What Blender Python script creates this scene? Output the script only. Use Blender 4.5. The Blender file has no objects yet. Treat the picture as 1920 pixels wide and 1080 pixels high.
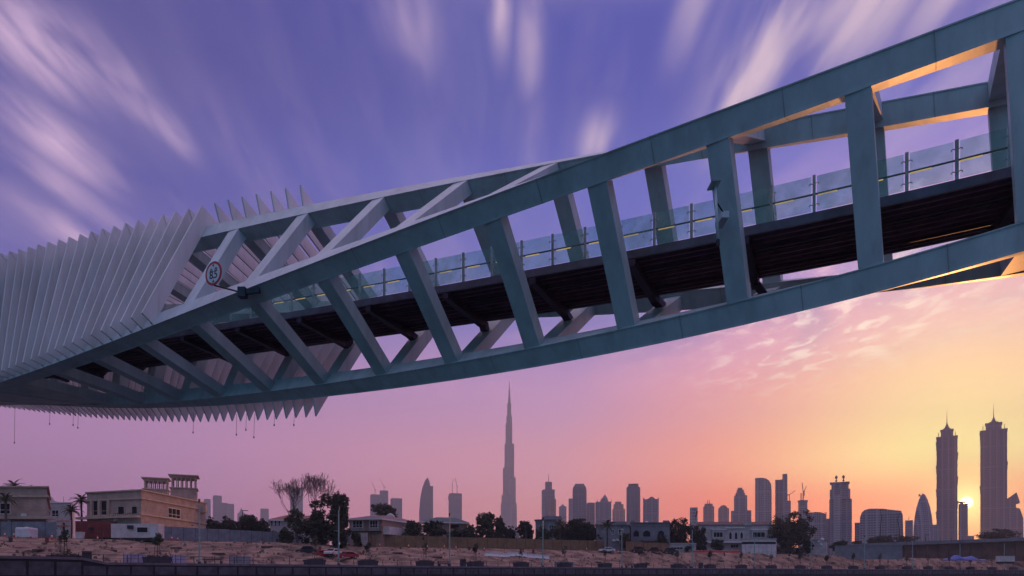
import bpy, bmesh, math, random
import numpy as np
from mathutils import Vector, Matrix
random.seed(7)
SC = bpy.context.scene
COL = SC.collection
R = math.radians
EZ = 3.0                      # eye height above the canal water
FPX, CX, HY = 1280.0, 960.0, 1075.0   # 24 mm lens on a 1920 wide frame, level camera with raised (shifted) lens

# ------------------------------------------------------------------ camera
cam = bpy.data.cameras.new('camera'); cam_o = bpy.data.objects.new('camera', cam); COL.objects.link(cam_o)
cam_o.location = (0, 0, EZ); cam_o.rotation_euler = (R(90), 0, 0)
cam.sensor_width = 36.0; cam.lens = 24.0; cam.shift_y = (HY - 540.0) / 1920.0
cam.clip_start = 0.1; cam.clip_end = 30000.0
SC.camera = cam_o

# ------------------------------------------------------------------ colour management, sampling
SC.view_settings.view_transform = 'Standard'; SC.view_settings.look = 'None'
SC.view_settings.exposure = 0.0; SC.view_settings.gamma = 1.0
SC.render.engine = 'CYCLES'
SC.cycles.use_denoising = True
SC.cycles.max_bounces = 5; SC.cycles.diffuse_bounces = 3; SC.cycles.volume_bounces = 0; SC.cycles.transparent_max_bounces = 16
SC.cycles.sample_clamp_indirect = 3.0
SC.cycles.volume_step_rate = 4.0

# ------------------------------------------------------------------ sun and sky
SUN = Vector(((1812 - CX) / FPX, 1.0, (HY - 942) / FPX)).normalized()
sun_el = math.asin(SUN.z); sun_az = math.atan2(SUN.x, SUN.y)
sl = bpy.data.lights.new('sun', 'SUN'); sl.energy = 2.1; sl.angle = R(0.5); sl.color = (1.0, 0.40, 0.12)
so = bpy.data.objects.new('sun', sl); COL.objects.link(so)
so.rotation_euler = (-SUN).to_track_quat('-Z', 'Y').to_euler(); so.location = (300, 400, 300)

def lin(r, g, b):
    f = lambda c: (c / 255 / 12.92) if c / 255 <= 0.04045 else ((c / 255 + 0.055) / 1.055) ** 2.4
    return (f(r), f(g), f(b), 1.0)

world = bpy.data.worlds.new('World'); SC.world = world; world.use_nodes = True
world.cycles.sampling_method = 'MANUAL'; world.cycles.sample_map_resolution = 256
nt = world.node_tree; nt.nodes.clear()
class NG:
    """terse node building"""
    def __init__(s, nt): s.nt = nt
    def n(s, t, **k):
        x = s.nt.nodes.new(t)
        for a, b in k.items(): setattr(x, a, b)
        return x
    def put(s, sock, v):
        if isinstance(v, bpy.types.NodeSocket): s.nt.links.new(v, sock)
        else: sock.default_value = v
    def m(s, op, a, b=0.0, c=0.0, clamp=False):
        x = s.n('ShaderNodeMath', operation=op, use_clamp=clamp)
        for i, v in enumerate((a, b, c)): s.put(x.inputs[i], v)
        return x.outputs[0]
    def sm(s, v, a, b):
        x = s.n('ShaderNodeMapRange', interpolation_type='SMOOTHSTEP')
        s.put(x.inputs[0], v); x.inputs[1].default_value = a; x.inputs[2].default_value = b
        return x.outputs[0]
    def ramp(s, v, stops, interp='EASE'):
        x = s.n('ShaderNodeValToRGB'); cr = x.color_ramp; cr.interpolation = interp
        while len(cr.elements) < len(stops): cr.elements.new(0.5)
        for e, (p, c) in zip(cr.elements, stops): e.position = p; e.color = c
        s.put(x.inputs[0], v); return x.outputs[0]
    def mix(s, f, a, b, mode='MIX'):
        x = s.n('ShaderNodeMix', data_type='RGBA', blend_type=mode)
        s.put(x.inputs[0], f); s.put(x.inputs[6], a); s.put(x.inputs[7], b); return x.outputs[2]
    def noise(s, vec, scale, detail=4.0, rough=0.55, dist=0.0):
        x = s.n('ShaderNodeTexNoise'); s.put(x.inputs['Vector'], vec)
        x.inputs['Scale'].default_value = scale; x.inputs['Detail'].default_value = detail
        x.inputs['Roughness'].default_value = rough; x.inputs['Distortion'].default_value = dist
        return x.outputs[0]
    def comb(s, x, y, z=0.0):
        c = s.n('ShaderNodeCombineXYZ')
        for i, v in enumerate((x, y, z)): s.put(c.inputs[i], v)
        return c.outputs[0]

g = NG(nt)
tc = g.n('ShaderNodeTexCoord')
sep = g.n('ShaderNodeSeparateXYZ'); nt.links.new(tc.outputs['Generated'], sep.inputs[0])
dx, dy, dz = sep.outputs
dot = g.n('ShaderNodeVectorMath', operation='DOT_PRODUCT'); nt.links.new(tc.outputs['Generated'], dot.inputs[0]); dot.inputs[1].default_value = SUN
dsun = dot.outputs['Value']
elev = g.m('MAXIMUM', dz, 0.0)
cool = g.ramp(elev, [(0.0, lin(174, 122, 170)), (0.09, lin(188, 128, 184)), (0.18, lin(202, 140, 204)), (0.27, lin(156, 124, 192)),
                     (0.36, lin(104, 100, 178)), (0.47, lin(74, 78, 160)), (0.58, lin(52, 60, 142)), (1.0, lin(80, 88, 170))])
warm = g.ramp(elev, [(0.0, lin(200, 64, 46)), (0.05, lin(214, 68, 46)), (0.10, lin(224, 82, 52)), (0.16, lin(232, 132, 104)),
                     (0.23, lin(222, 142, 140)), (0.31, lin(202, 144, 178)), (0.40, lin(178, 138, 202)), (0.55, lin(110, 106, 192)), (1.0, lin(80, 88, 170))])
mid = g.ramp(elev, [(0.0, lin(206, 118, 130)), (0.08, lin(234, 142, 154)), (0.16, lin(236, 156, 182)), (0.25, lin(212, 152, 208)),
                    (0.36, lin(128, 120, 200)), (0.47, lin(88, 102, 196)), (0.58, lin(42, 70, 172)), (1.0, lin(92, 98, 176))])
warm = g.mix(1.0, warm, (1.62, 1.32, 1.28, 1), 'MULTIPLY')
w1 = g.sm(dsun, 0.40, 0.90); w2 = g.sm(dsun, 0.85, 0.99)
sky = g.mix(w2, g.mix(w1, cool, mid), warm)
# the dusk side of the sky, opposite the sun: deep blue
anti = g.ramp(elev, [(0.0, lin(0, 62, 88)), (0.12, lin(0, 104, 128)), (0.28, lin(0, 134, 160)), (0.6, lin(50, 110, 174)), (1.0, lin(92, 98, 176))])
sky = g.mix(g.sm(dsun, 0.25, -0.45), sky, anti)
# physically based share
nis = g.n('ShaderNodeTexSky'); nis.sky_type = 'NISHITA'; nis.sun_disc = False
nis.sun_elevation = sun_el; nis.sun_rotation = sun_az; nis.dust_density = 3.0
nisc = g.mix(1.0, nis.outputs[0], (0.02, 0.02, 0.02, 1), 'MULTIPLY')
sky = g.mix(1.0, sky, nisc, 'ADD')
# uneven veil: darker and lighter reaches of blue
iz0 = g.m('DIVIDE', 1.0, g.m('MAXIMUM', dz, 0.06))
broad = g.noise(g.comb(g.m('MULTIPLY', g.m('MULTIPLY', dx, iz0), 1.9), g.m('MULTIPLY', g.m('MULTIPLY', dy, iz0), 0.9)), 1.0, 2.0, 0.5, 1.2)
sky = g.mix(g.m('MULTIPLY', g.sm(broad, 0.60, 0.40), g.sm(dz, 0.22, 0.42)), sky, g.mix(1.0, sky, (0.52, 0.72, 0.96, 1), 'MULTIPLY'))
# clouds drawn out by the wind on a high level sheet
iz = g.m('DIVIDE', 1.0, g.m('MAXIMUM', dz, 0.04))
PX = g.m('MULTIPLY', dx, iz); PY = g.m('MULTIPLY', dy, iz)
streak = g.noise(g.comb(g.m('MULTIPLY', PX, 6.0), g.m('MULTIPLY', PY, 1.25)), 1.6, 3.0, 0.58, 0.25)
fine = g.noise(g.comb(g.m('MULTIPLY', PX, 22.0), g.m('MULTIPLY', PY, 2.2)), 1.0, 2.0, 0.5, 0.2)
tex = g.m('ADD', g.m('MULTIPLY', streak, 0.86), g.m('MULTIPLY', fine, 0.14))
BANKS = [  # centre x, y on the sheet, half width, half length, weight
    (-0.90, 1.30, 0.10, 0.13, 1.0), (-0.80, 1.36, 0.05, 0.16, .6), (-1.06, 1.60, 0.075, 0.17, .9), (-1.16, 1.75, 0.07, 0.25, .55), (-0.77, 1.52, 0.03, 0.13, .55),
    (-1.30, 2.05, 0.08, 0.22, .55), (-0.19, 1.22, 0.045, 0.12, .55), (-0.02, 1.21, 0.018, 0.10, .75), (0.035, 1.27, 0.024, 0.13, .6),
    (0.20, 1.585, 0.040, 0.10, .75), (0.49, 1.28, 0.085, 0.28, .9), (0.47, 1.40, 0.03, 0.22, .8), (0.62, 1.20, 0.10, 0.20, .9), (0.32, 1.18, 0.03, 0.16, .5), (0.05, 1.62, 0.03, .18, .22),
    (0.75, 1.16, 0.05, 0.15, .7), (0.86, 1.22, 0.16, .4, .35), (-0.62, 1.7, 0.06, .3, .22)]
tot = None
PV = g.comb(PX, PY, 0.0)
for (bx, by, bw, bl, wt) in BANKS:
    ma = g.n('ShaderNodeVectorMath', operation='MULTIPLY_ADD'); nt.links.new(PV, ma.inputs[0]); ma.inputs[1].default_value = (1 / bw, 1 / bl, 0); ma.inputs[2].default_value = (-bx / bw, -by / bl, 0)
    dd = g.n('ShaderNodeVectorMath', operation='DOT_PRODUCT'); nt.links.new(ma.outputs[0], dd.inputs[0]); nt.links.new(ma.outputs[0], dd.inputs[1])
    e = g.m('MULTIPLY', g.m('POWER', 0.3679, dd.outputs['Value']), wt)
    tot = e if tot is None else g.m('MAXIMUM', tot, e)
ahead = g.sm(dy, 0.0, 0.1)
# overhead cloud cover, mostly out of view, added to brighten upward faces
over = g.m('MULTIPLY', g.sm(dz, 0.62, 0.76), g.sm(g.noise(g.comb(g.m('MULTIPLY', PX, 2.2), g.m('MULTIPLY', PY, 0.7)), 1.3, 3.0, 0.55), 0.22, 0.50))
cl = g.m('MULTIPLY', g.m('MULTIPLY', g.m('MULTIPLY', tot, ahead), g.sm(tex, 0.27, 0.66)), g.m('ADD', 0.72, g.m('MULTIPLY', g.sm(broad, 0.36, 0.62), 0.42)))
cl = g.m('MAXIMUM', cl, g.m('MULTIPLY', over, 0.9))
veil = g.m('MULTIPLY', g.m('MULTIPLY', g.sm(streak, 0.42, 0.75), g.sm(dz, 0.30, 0.46)), 0.06)
cl = g.m('MAXIMUM', cl, veil, clamp=True)
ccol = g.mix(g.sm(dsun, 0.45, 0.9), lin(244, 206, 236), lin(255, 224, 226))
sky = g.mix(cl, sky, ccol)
# broken small clouds low on the right
cell = g.noise(g.comb(g.m('ADD', g.m('MULTIPLY', PX, 1.15), g.m('MULTIPLY', PY, 0.35)), g.m('SUBTRACT', g.m('MULTIPLY', PY, 0.62), g.m('MULTIPLY', PX, 0.4))), 9.0, 4.0, 0.6, 0.4)
bx = g.m('DIVIDE', g.m('SUBTRACT', PX, 1.38), 0.46); by = g.m('DIVIDE', g.m('SUBTRACT', PY, 2.85), 0.80)
zone = g.m('EXPONENT', g.m('MULTIPLY', g.m('ADD', g.m('MULTIPLY', bx, bx), g.m('MULTIPLY', by, by)), -1.0))
small = g.m('MULTIPLY', g.m('MULTIPLY', g.sm(cell, 0.48, 0.66), zone), ahead)
sky = g.mix(g.m('MULTIPLY', small, 0.78, clamp=True), sky, (1.7, 1.35, 1.12, 1))
# thin level bands low over the horizon
band = g.noise(g.comb(g.m('MULTIPLY', dx, 2.2), g.m('MULTIPLY', dy, 2.2), g.m('MULTIPLY', dz, 46.0)), 1.0, 3.0, 0.5, 0.3)
bm_ = g.m('MULTIPLY', g.m('MULTIPLY', g.sm(band, 0.52, 0.72), g.sm(dz, 0.20, 0.08)), g.sm(dz, 0.02, 0.06))
sky = g.mix(g.m('MULTIPLY', bm_, 0.42), sky, g.mix(1.0, sky, (0.80, 0.70, 0.84, 1), 'MULTIPLY'))
# glow and disc of the sun
gl = g.m('MULTIPLY', g.m('POWER', g.m('MAXIMUM', dsun, 0.0), 62.0), g.sm(dz, 0.085, 0.160))
sky = g.mix(g.m('MULTIPLY', gl, 0.95), sky, (2.1, 2.0, 0.56, 1))
gl = g.m('POWER', g.m('MAXIMUM', dsun, 0.0), 800.0)
sky = g.mix(g.m('MULTIPLY', gl, 0.85), sky, (1.9, 1.30, 0.36, 1))
gl2 = g.m('MULTIPLY', g.m('POWER', g.m('MAXIMUM', dsun, 0.0), 3200.0), 1.6)
sky = g.mix(1.0, sky, g.mix(1.0, g.comb(gl2, gl2, gl2), (1.2, 0.75, 0.25, 1), 'MULTIPLY'), 'ADD')
disc = g.m('MULTIPLY', g.sm(dsun, math.cos(R(0.46)), math.cos(R(0.20))), 10.0)
sky = g.mix(1.0, sky, g.mix(1.0, g.comb(disc, disc, disc), (1.0, 0.72, 0.30, 1), 'MULTIPLY'), 'ADD')
# below the horizon
sky = g.mix(g.sm(dz, 0.0, -0.04), sky, lin(60, 52, 70))
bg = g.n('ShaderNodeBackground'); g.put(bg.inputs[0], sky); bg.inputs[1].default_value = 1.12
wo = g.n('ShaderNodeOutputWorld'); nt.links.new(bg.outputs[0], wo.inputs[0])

# ------------------------------------------------------------------ materials
MATS = {}
def mat(name, col, rough=0.6, metal=0.0, vary=0.12, scale=1.5, bump=0.0, bscale=8.0, spec=0.5, streaky=False, col2=None, orand=0.0, grime=0.0):
    if name in MATS: return MATS[name]
    m = bpy.data.materials.new(name); m.use_nodes = True
    q = NG(m.node_tree); b = m.node_tree.nodes['Principled BSDF']
    b.inputs['Roughness'].default_value = rough; b.inputs['Metallic'].default_value = metal
    b.inputs['Specular IOR Level'].default_value = spec
    t = q.n('ShaderNodeTexCoord')
    vec = t.outputs['Object']
    if streaky:
        mp = q.n('ShaderNodeMapping'); mp.inputs['Scale'].default_value = (1, 1, 0.12); m.node_tree.links.new(vec, mp.inputs[0]); vec = mp.outputs[0]
    nz = q.noise(vec, scale, 6.0, 0.6)
    c2 = col2 or tuple(max(0, c * (1 - vary * 2.2)) for c in col[:3])
    c1 = tuple(min(1, c * (1 + vary * 0.5)) for c in col[:3])
    colr = q.ramp(nz, [(0.30, (*c2, 1)), (0.62, (*c1, 1))], 'LINEAR')
    if orand:
        oi = q.n('ShaderNodeObjectInfo'); mr = q.n('ShaderNodeMapRange'); q.put(mr.inputs[0], oi.outputs['Random']); mr.inputs[3].default_value = 1 - orand; mr.inputs[4].default_value = 1.0
        colr = q.mix(1.0, colr, q.comb(mr.outputs[0], mr.outputs[0], mr.outputs[0]), 'MULTIPLY')
    if grime:
        mp2 = q.n('ShaderNodeMapping'); mp2.inputs['Scale'].default_value = (2.4, 2.4, 0.16); m.node_tree.links.new(t.outputs['Object'], mp2.inputs[0])
        colr = q.mix(q.m('MULTIPLY', q.sm(q.noise(mp2.outputs[0], 1.0, 5.0, 0.62), 0.50, 0.74), grime), colr, (0.17, 0.16, 0.15, 1))
    q.put(b.inputs['Base Color'], colr)
    if bump:
        bp = q.n('ShaderNodeBump'); bp.inputs['Strength'].default_value = bump
        q.put(bp.inputs['Height'], q.noise(t.outputs['Object'], bscale, 5.0, 0.6)); m.node_tree.links.new(bp.outputs[0], b.inputs['Normal'])
    MATS[name] = m; return m

def emit(name, col, s):
    m = bpy.data.materials.new(name); m.use_nodes = True
    b = m.node_tree.nodes['Principled BSDF']; b.inputs['Base Color'].default_value = (*col, 1)
    b.inputs['Emission Color'].default_value = (*col, 1); b.inputs['Emission Strength'].default_value = s
    MATS[name] = m; return m

def glass(name):
    m = bpy.data.materials.new(name); m.use_nodes = True; t = m.node_tree; q = NG(t)
    b = t.nodes['Principled BSDF']; b.inputs['Base Color'].default_value = (0.42, 0.66, 0.66, 1); b.inputs['Roughness'].default_value = 0.08
    tr = q.n('ShaderNodeBsdfTransparent'); tr.inputs[0].default_value = (0.78, 0.93, 0.90, 1)
    nz = q.noise(q.n('ShaderNodeTexCoord').outputs['Object'], 1.3, 5.0, 0.6)
    mx = q.n('ShaderNodeMixShader'); oi = q.n('ShaderNodeObjectInfo'); q.put(mx.inputs[0], q.m('MULTIPLY', q.ramp(nz, [(0.3, (0.09,) * 3 + (1,)), (0.7, (0.27,) * 3 + (1,))]), q.m('ADD', 0.55, q.m('MULTIPLY', oi.outputs['Random'], 0.8))))
    t.links.new(tr.outputs[0], mx.inputs[1]); t.links.new(b.outputs[0], mx.inputs[2])
    t.links.new(mx.outputs[0], t.nodes['Material Output'].inputs[0])
    MATS[name] = m; return m

def facade(name, wall, win, fh=3.6, bw=3.0, rough=0.35, metal=0.0):
    """far towers: floors and bays too small to pick apart"""
    m = bpy.data.materials.new(name); m.use_nodes = True; t = m.node_tree; q = NG(t); b = t.nodes['Principled BSDF']
    tcn = q.n('ShaderNodeTexCoord'); sp = q.n('ShaderNodeSeparateXYZ'); t.links.new(tcn.outputs['Object'], sp.inputs[0])
    ge = q.n('ShaderNodeNewGeometry')
    fl = q.m('FRACT', q.m('DIVIDE', sp.outputs[2], fh)); hb = q.m('FRACT', q.m('DIVIDE', q.m('ADD', sp.outputs[0], q.m('MULTIPLY', sp.outputs[1], 0.73)), bw))
    wmask = q.m('MULTIPLY', q.m('GREATER_THAN', fl, 0.34), q.m('GREATER_THAN', hb, 0.22))
    pier = q.m('FRACT', q.m('DIVIDE', q.m('ADD', sp.outputs[0], q.m('MULTIPLY', sp.outputs[1], 0.73)), bw * 4))
    wmask = q.m('MULTIPLY', wmask, q.m('GREATER_THAN', pier, 0.2))
    belt = q.m('GREATER_THAN', q.m('FRACT', q.m('DIVIDE', sp.outputs[2], fh * 11)), 0.06)
    wmask = q.m('MULTIPLY', wmask, belt)
    q.put(b.inputs['Base Color'], q.mix(wmask, (*wall, 1), (*win, 1)))
    b.inputs['Roughness'].default_value = 0.75; b.inputs['Specular IOR Level'].default_value = 0.12
    b.inputs['Metallic'].default_value = metal
    MATS[name] = m; return m

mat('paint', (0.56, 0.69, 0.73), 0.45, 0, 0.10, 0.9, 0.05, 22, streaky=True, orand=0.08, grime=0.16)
mat('paint_fin', (0.86, 0.86, 0.88), 0.45, 0, 0.08, 0.7, streaky=True, orand=0.10, grime=0.16)
mat('seam', (0.36, 0.41, 0.43), 0.5, 0, 0.1, 2)
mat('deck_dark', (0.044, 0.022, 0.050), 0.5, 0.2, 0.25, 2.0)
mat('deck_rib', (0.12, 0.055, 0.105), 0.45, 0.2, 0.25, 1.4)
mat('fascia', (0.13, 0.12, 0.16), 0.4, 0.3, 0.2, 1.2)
mat('rail_steel', (0.29, 0.44, 0.42), 0.40, 0.25, 0.15, 3)
mat('dark_steel', (0.035, 0.045, 0.06), 0.4, 0.6, 0.2, 4)
glass('rail_glass'); emit('lamp_strip', (1.0, 0.50, 0.17), 0.80)
mat('sand', (0.28, 0.192, 0.145), 0.95, 0, 0.42, 0.30, 0.9, 1.6, 0.1, col2=(0.06, 0.042, 0.038))
mat('stone_cap', (0.16, 0.15, 0.17), 0.8, 0, 0.2, 0.8, 0.2)
mat('quay_panel', (0.085, 0.085, 0.105), 0.75, 0, 0.3, 0.7, 0.2)
mat('quay_back', (0.02, 0.02, 0.026), 0.8, 0, 0.2, 0.7)
mat('paving', (0.20, 0.18, 0.19), 0.8, 0, 0.2, 0.5, 0.1)
mat('planter', (0.045, 0.042, 0.06), 0.7, 0, 0.2, 1.5)
mat('soil', (0.06, 0.04, 0.03), 0.95, 0, 0.2, 5)
mat('cream', (0.44, 0.33, 0.27), 0.85, 0, 0.14, 0.6, 0.1, 6, grime=0.28)
mat('cream_trim', (0.52, 0.40, 0.32), 0.8, 0, 0.1, 0.8)
mat('white_wall', (0.46, 0.43, 0.43), 0.85, 0, 0.14, 0.5, 0.05, grime=0.35)
mat('blue_wall', (0.22, 0.23, 0.26), 0.85, 0, 0.14, 0.5, 0.05, grime=0.3)
mat('brick_tan', (0.34, 0.22, 0.17), 0.85, 0, 0.15, 1.5, 0.2)
mat('roof_tile', (0.20, 0.13, 0.13), 0.8, 0, 0.2, 1.2, 0.3)
mat('roof_green', (0.08, 0.12, 0.12), 0.8, 0, 0.2, 1.2, 0.3)
mat('roof_red', (0.28, 0.12, 0.09), 0.8, 0, 0.2, 1.2, 0.3)
mat('pane', (0.015, 0.017, 0.025), 0.6, 0, 0.1, 2, spec=0.02)
mat('frame_white', (0.66, 0.66, 0.68), 0.5, 0, 0.06, 2)
mat('hoard_grey', (0.22, 0.25, 0.29), 0.55, 0.2, 0.15, 0.8)
mat('hoard_tan', (0.23, 0.15, 0.075), 0.7, 0, 0.15, 0.8)
mat('container_red', (0.22, 0.035, 0.035), 0.6, 0, 0.2, 0.8)
mat('container_white', (0.66, 0.60, 0.60), 0.55, 0, 0.12, 0.8)
mat('plastic_white', (0.72, 0.70, 0.74), 0.4, 0, 0.08, 1)
mat('screen_pale', (0.36, 0.35, 0.50), 0.7, 0, 0.15, 0.8)
mat('rubber', (0.02, 0.02, 0.022), 0.8, 0, 0.1, 4)
mat('orange', (0.62, 0.09, 0.05), 0.6, 0, 0.1, 3)
mat('tarp_blue', (0.03, 0.09, 0.42), 0.5, 0, 0.2, 1.0, 0.3, 1.5)
mat('car_red', (0.34, 0.015, 0.018), 0.25, 0, 0.05, 2)
mat('car_white', (0.66, 0.64, 0.66), 0.25, 0, 0.05, 2)
mat('car_dark', (0.03, 0.03, 0.038), 0.25, 0, 0.05, 2)
mat('car_maroon', (0.10, 0.02, 0.025), 0.25, 0, 0.05, 2)
mat('bark', (0.10, 0.075, 0.06), 0.9, 0, 0.25, 4, 0.4, 10)
mat('bark_pale', (0.13, 0.10, 0.09), 0.9, 0, 0.2, 4, 0.4, 10)
mat('leaf', (0.050, 0.068, 0.030), 0.7, 0, 0.3, 0.9, col2=(0.022, 0.032, 0.016))
mat('leaf_olive', (0.085, 0.075, 0.030), 0.7, 0, 0.3, 0.9, col2=(0.040, 0.034, 0.016))
mat('leaf_dark', (0.034, 0.044, 0.024), 0.7, 0, 0.3, 0.9, col2=(0.015, 0.02, 0.012))
mat('frond', (0.055, 0.065, 0.032), 0.7, 0, 0.3, 1.5)
mat('ramp_concrete', (0.20, 0.20, 0.23), 0.8, 0, 0.12, 0.3, 0.1)
mat('ramp_brown', (0.16, 0.085, 0.065), 0.8, 0, 0.2, 0.3)
mat('sign_white', (0.75, 0.76, 0.80), 0.4, 0, 0.04, 3)
mat('sign_red', (0.46, 0.012, 0.03), 0.4, 0, 0.05, 3)
mat('sign_ink', (0.012, 0.014, 0.03), 0.5, 0, 0.05, 3)
mat('solar_cell', (0.010, 0.014, 0.035), 0.15, 0.3, 0.1, 9)
mat('cloth_red', (0.35, 0.03, 0.04), 0.7, 0, 0.05, 3)
facade('tower_blue', (0.24, 0.25, 0.30), (0.05, 0.065, 0.10))
facade('tower_grey', (0.34, 0.32, 0.34), (0.07, 0.075, 0.10), 3.6, 3.4)
facade('tower_stone', (0.46, 0.30, 0.24), (0.14, 0.09, 0.08), 3.8, 2.8)
facade('tower_glass', (0.16, 0.19, 0.24), (0.04, 0.06, 0.09), 4.0, 2.0, 0.3)
facade('tower_silver', (0.36, 0.37, 0.40), (0.12, 0.13, 0.16), 4.2, 1.6, 0.3)
mat('crane_steel', (0.10, 0.08, 0.08), 0.6, 0.2, 0.1, 1)

# ------------------------------------------------------------------ mesh helpers
class MB:
    def __init__(s): s.v = []; s.f = []
    def add(s, vs, fs):
        o = len(s.v); s.v += [tuple(map(float, p)) for p in vs]; s.f += [tuple(i + o for i in f) for f in fs]; return s
    def hexa(s, a):          # 8 corners: 4 of one end, 4 of the other, same order
        return s.add(a, [(3, 2, 1, 0), (4, 5, 6, 7), (0, 1, 5, 4), (1, 2, 6, 5), (2, 3, 7, 6), (3, 0, 4, 7)])
    def box(s, x0, x1, y0, y1, z0, z1):
        return s.hexa([(x0, y0, z0), (x1, y0, z0), (x1, y1, z0), (x0, y1, z0), (x0, y0, z1), (x1, y0, z1), (x1, y1, z1), (x0, y1, z1)])
    def prism(s, plan, z0, z1, top=None):
        n = len(plan); tp = top or plan
        vs = [(p[0], p[1], z0) for p in plan] + [(p[0], p[1], z1) for p in tp]
        return s.add(vs, [tuple(range(n))[::-1], tuple(range(n, 2 * n))] + [(i, (i + 1) % n, (i + 1) % n + n, i + n) for i in range(n)])
    def sweep(s, rings, caps=True, closed=True):
        k = len(rings[0]); vs = [p for r in rings for p in r]; fs = []
        for i in range(len(rings) - 1):
            for j in range(k if closed else k - 1):
                a, b = i * k + j, i * k + (j + 1) % k
                fs.append((a, b, b + k, a + k))
        if caps: fs += [tuple(range(k))[::-1], tuple(range((len(rings) - 1) * k, len(rings) * k))]
        return s.add(vs, fs)
    def tube(s, pts, rad, k=6, caps=True):
        pts = [Vector(p) for p in pts]; rings = []
        rr = rad if isinstance(rad, (list, tuple)) else [rad] * len(pts)
        for i, p in enumerate(pts):
            t = (pts[min(i + 1, len(pts) - 1)] - pts[max(i - 1, 0)]).normalized()
            a = t.cross(Vector((0, 0, 1)) if abs(t.z) < 0.95 else Vector((1, 0, 0))).normalized(); b = t.cross(a)
            rings.append([p + (a * math.cos(2 * math.pi * j / k) + b * math.sin(2 * math.pi * j / k)) * rr[i] for j in range(k)])
        return s.sweep(rings, caps)
    def lathe(s, c, prof, k=12):
        rings = [[(c[0] + r * math.cos(2 * math.pi * j / k), c[1] + r * math.sin(2 * math.pi * j / k), c[2] + z) for j in range(k)] for r, z in prof]
        return s.sweep(rings)
    def mesh(s, name, m, smooth=False, recalc=True):
        me = bpy.data.meshes.new(name); me.from_pydata(s.v, [], s.f)
        if recalc:
            b = bmesh.new(); b.from_mesh(me); bmesh.ops.recalc_face_normals(b, faces=b.faces); b.to_mesh(me); b.free()
        if smooth: me.polygons.foreach_set('use_smooth', [True] * len(me.polygons))
        me.materials.append(MATS[m]); me.update(); return me
    def build(s, name, m, parent=None, smooth=False, recalc=True):
        return link(name, s.mesh(name, m, smooth, recalc), parent)

def link(name, data, parent=None, loc=None, rz=0.0):
    o = bpy.data.objects.new(name, data); COL.objects.link(o)
    if parent is not None: o.parent = parent
    if loc is not None: o.location = loc
    if rz: o.rotation_euler.z = rz
    return o
def tag(o, label=None, cat=None, group=None, kind=None):
    for k, v in (('label', label), ('category', cat), ('group', group), ('kind', kind)):
        if v: o[k] = v
    return o
def thing(name, label, cat, loc=(0, 0, 0), rz=0.0, group=None):
    return tag(link(name, None, None, loc, rz), label, cat, group)
def copy_tree(o, parent=None):
    c = o.copy(); COL.objects.link(c); c.parent = parent
    for ch in [x for x in o.children]: copy_tree(ch, c)
    return c
def W(px, py, Z): return Vector(((px - CX) / FPX * Z, Z, EZ + (HY - py) / FPX * Z))
def XY(px, Z): return ((px - CX) / FPX * Z, Z)
ORD = ['first', 'second', 'third', 'fourth', 'fifth', 'sixth', 'seventh', 'eighth', 'ninth', 'tenth', 'eleventh', 'twelfth', 'thirteenth',
       'fourteenth', 'fifteenth', 'sixteenth', 'seventeenth', 'eighteenth', 'nineteenth', 'twentieth', 'twenty-first', 'twenty-second', 'twenty-third', 'twenty-fourth', 'twenty-fifth', 'twenty-sixth', 'twenty-seventh', 'twenty-eighth']

# ------------------------------------------------------------------ the setting: water, quays, sandy ground
_q = np.polyfit([0, 300, 580, 960, 1340, 1900], [1 / 80, 1 / 94, 1 / 113, 1 / 148, 1 / 190, 1 / 270], 2)
def Zw(px): return 1.0 / max(float(np.polyval(_q, px)), 1 / 420.0) if px < 2050 else 1.0 / max(float(np.polyval(_q, 2050)), 1 / 420) + (px - 2050) * 0.22
def Hmax(px): return float(np.interp(px, [0, 300, 560, 700, 1133, 1500, 1800, 2000], [7.0, 7.0, 6.9, 6.4, 6.3, 6.6, 5.8, 5.8]))
def Tend(px): return float(np.interp(px, [0, 300, 700, 1133, 1500, 1900], [52, 50, 42, 27, 24, 22]))
PROM = 1.45
def ground_rel(px, t):
    if t < 9: return PROM
    s = min(1.0, (t - 9) / (Tend(px) - 9)); s = s ** 1.1
    return PROM + (Hmax(px) - PROM) * s
_rb = random.Random(3)
_ph = [(_rb.uniform(.15, .8), _rb.uniform(.15, .8), _rb.uniform(0, 6.28), _rb.uniform(.04, .12)) for _ in range(14)]
def bumps(px, Z):
    r = Z - Zw(px); x, y = XY(px, Z); e = Tend(px)
    return sum(a * math.sin(kx * x + ky * y + p) for kx, ky, p, a in _ph) * max(0.0, min(1.0, (r - 10) / 6)) * max(0.15, min(1.0, (e + 2 - r) / 12)) if 10 < r < 60 else 0.0
def gz(px, Z): return EZ + ground_rel(px, Z - Zw(px)) + bumps(px, Z)

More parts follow.
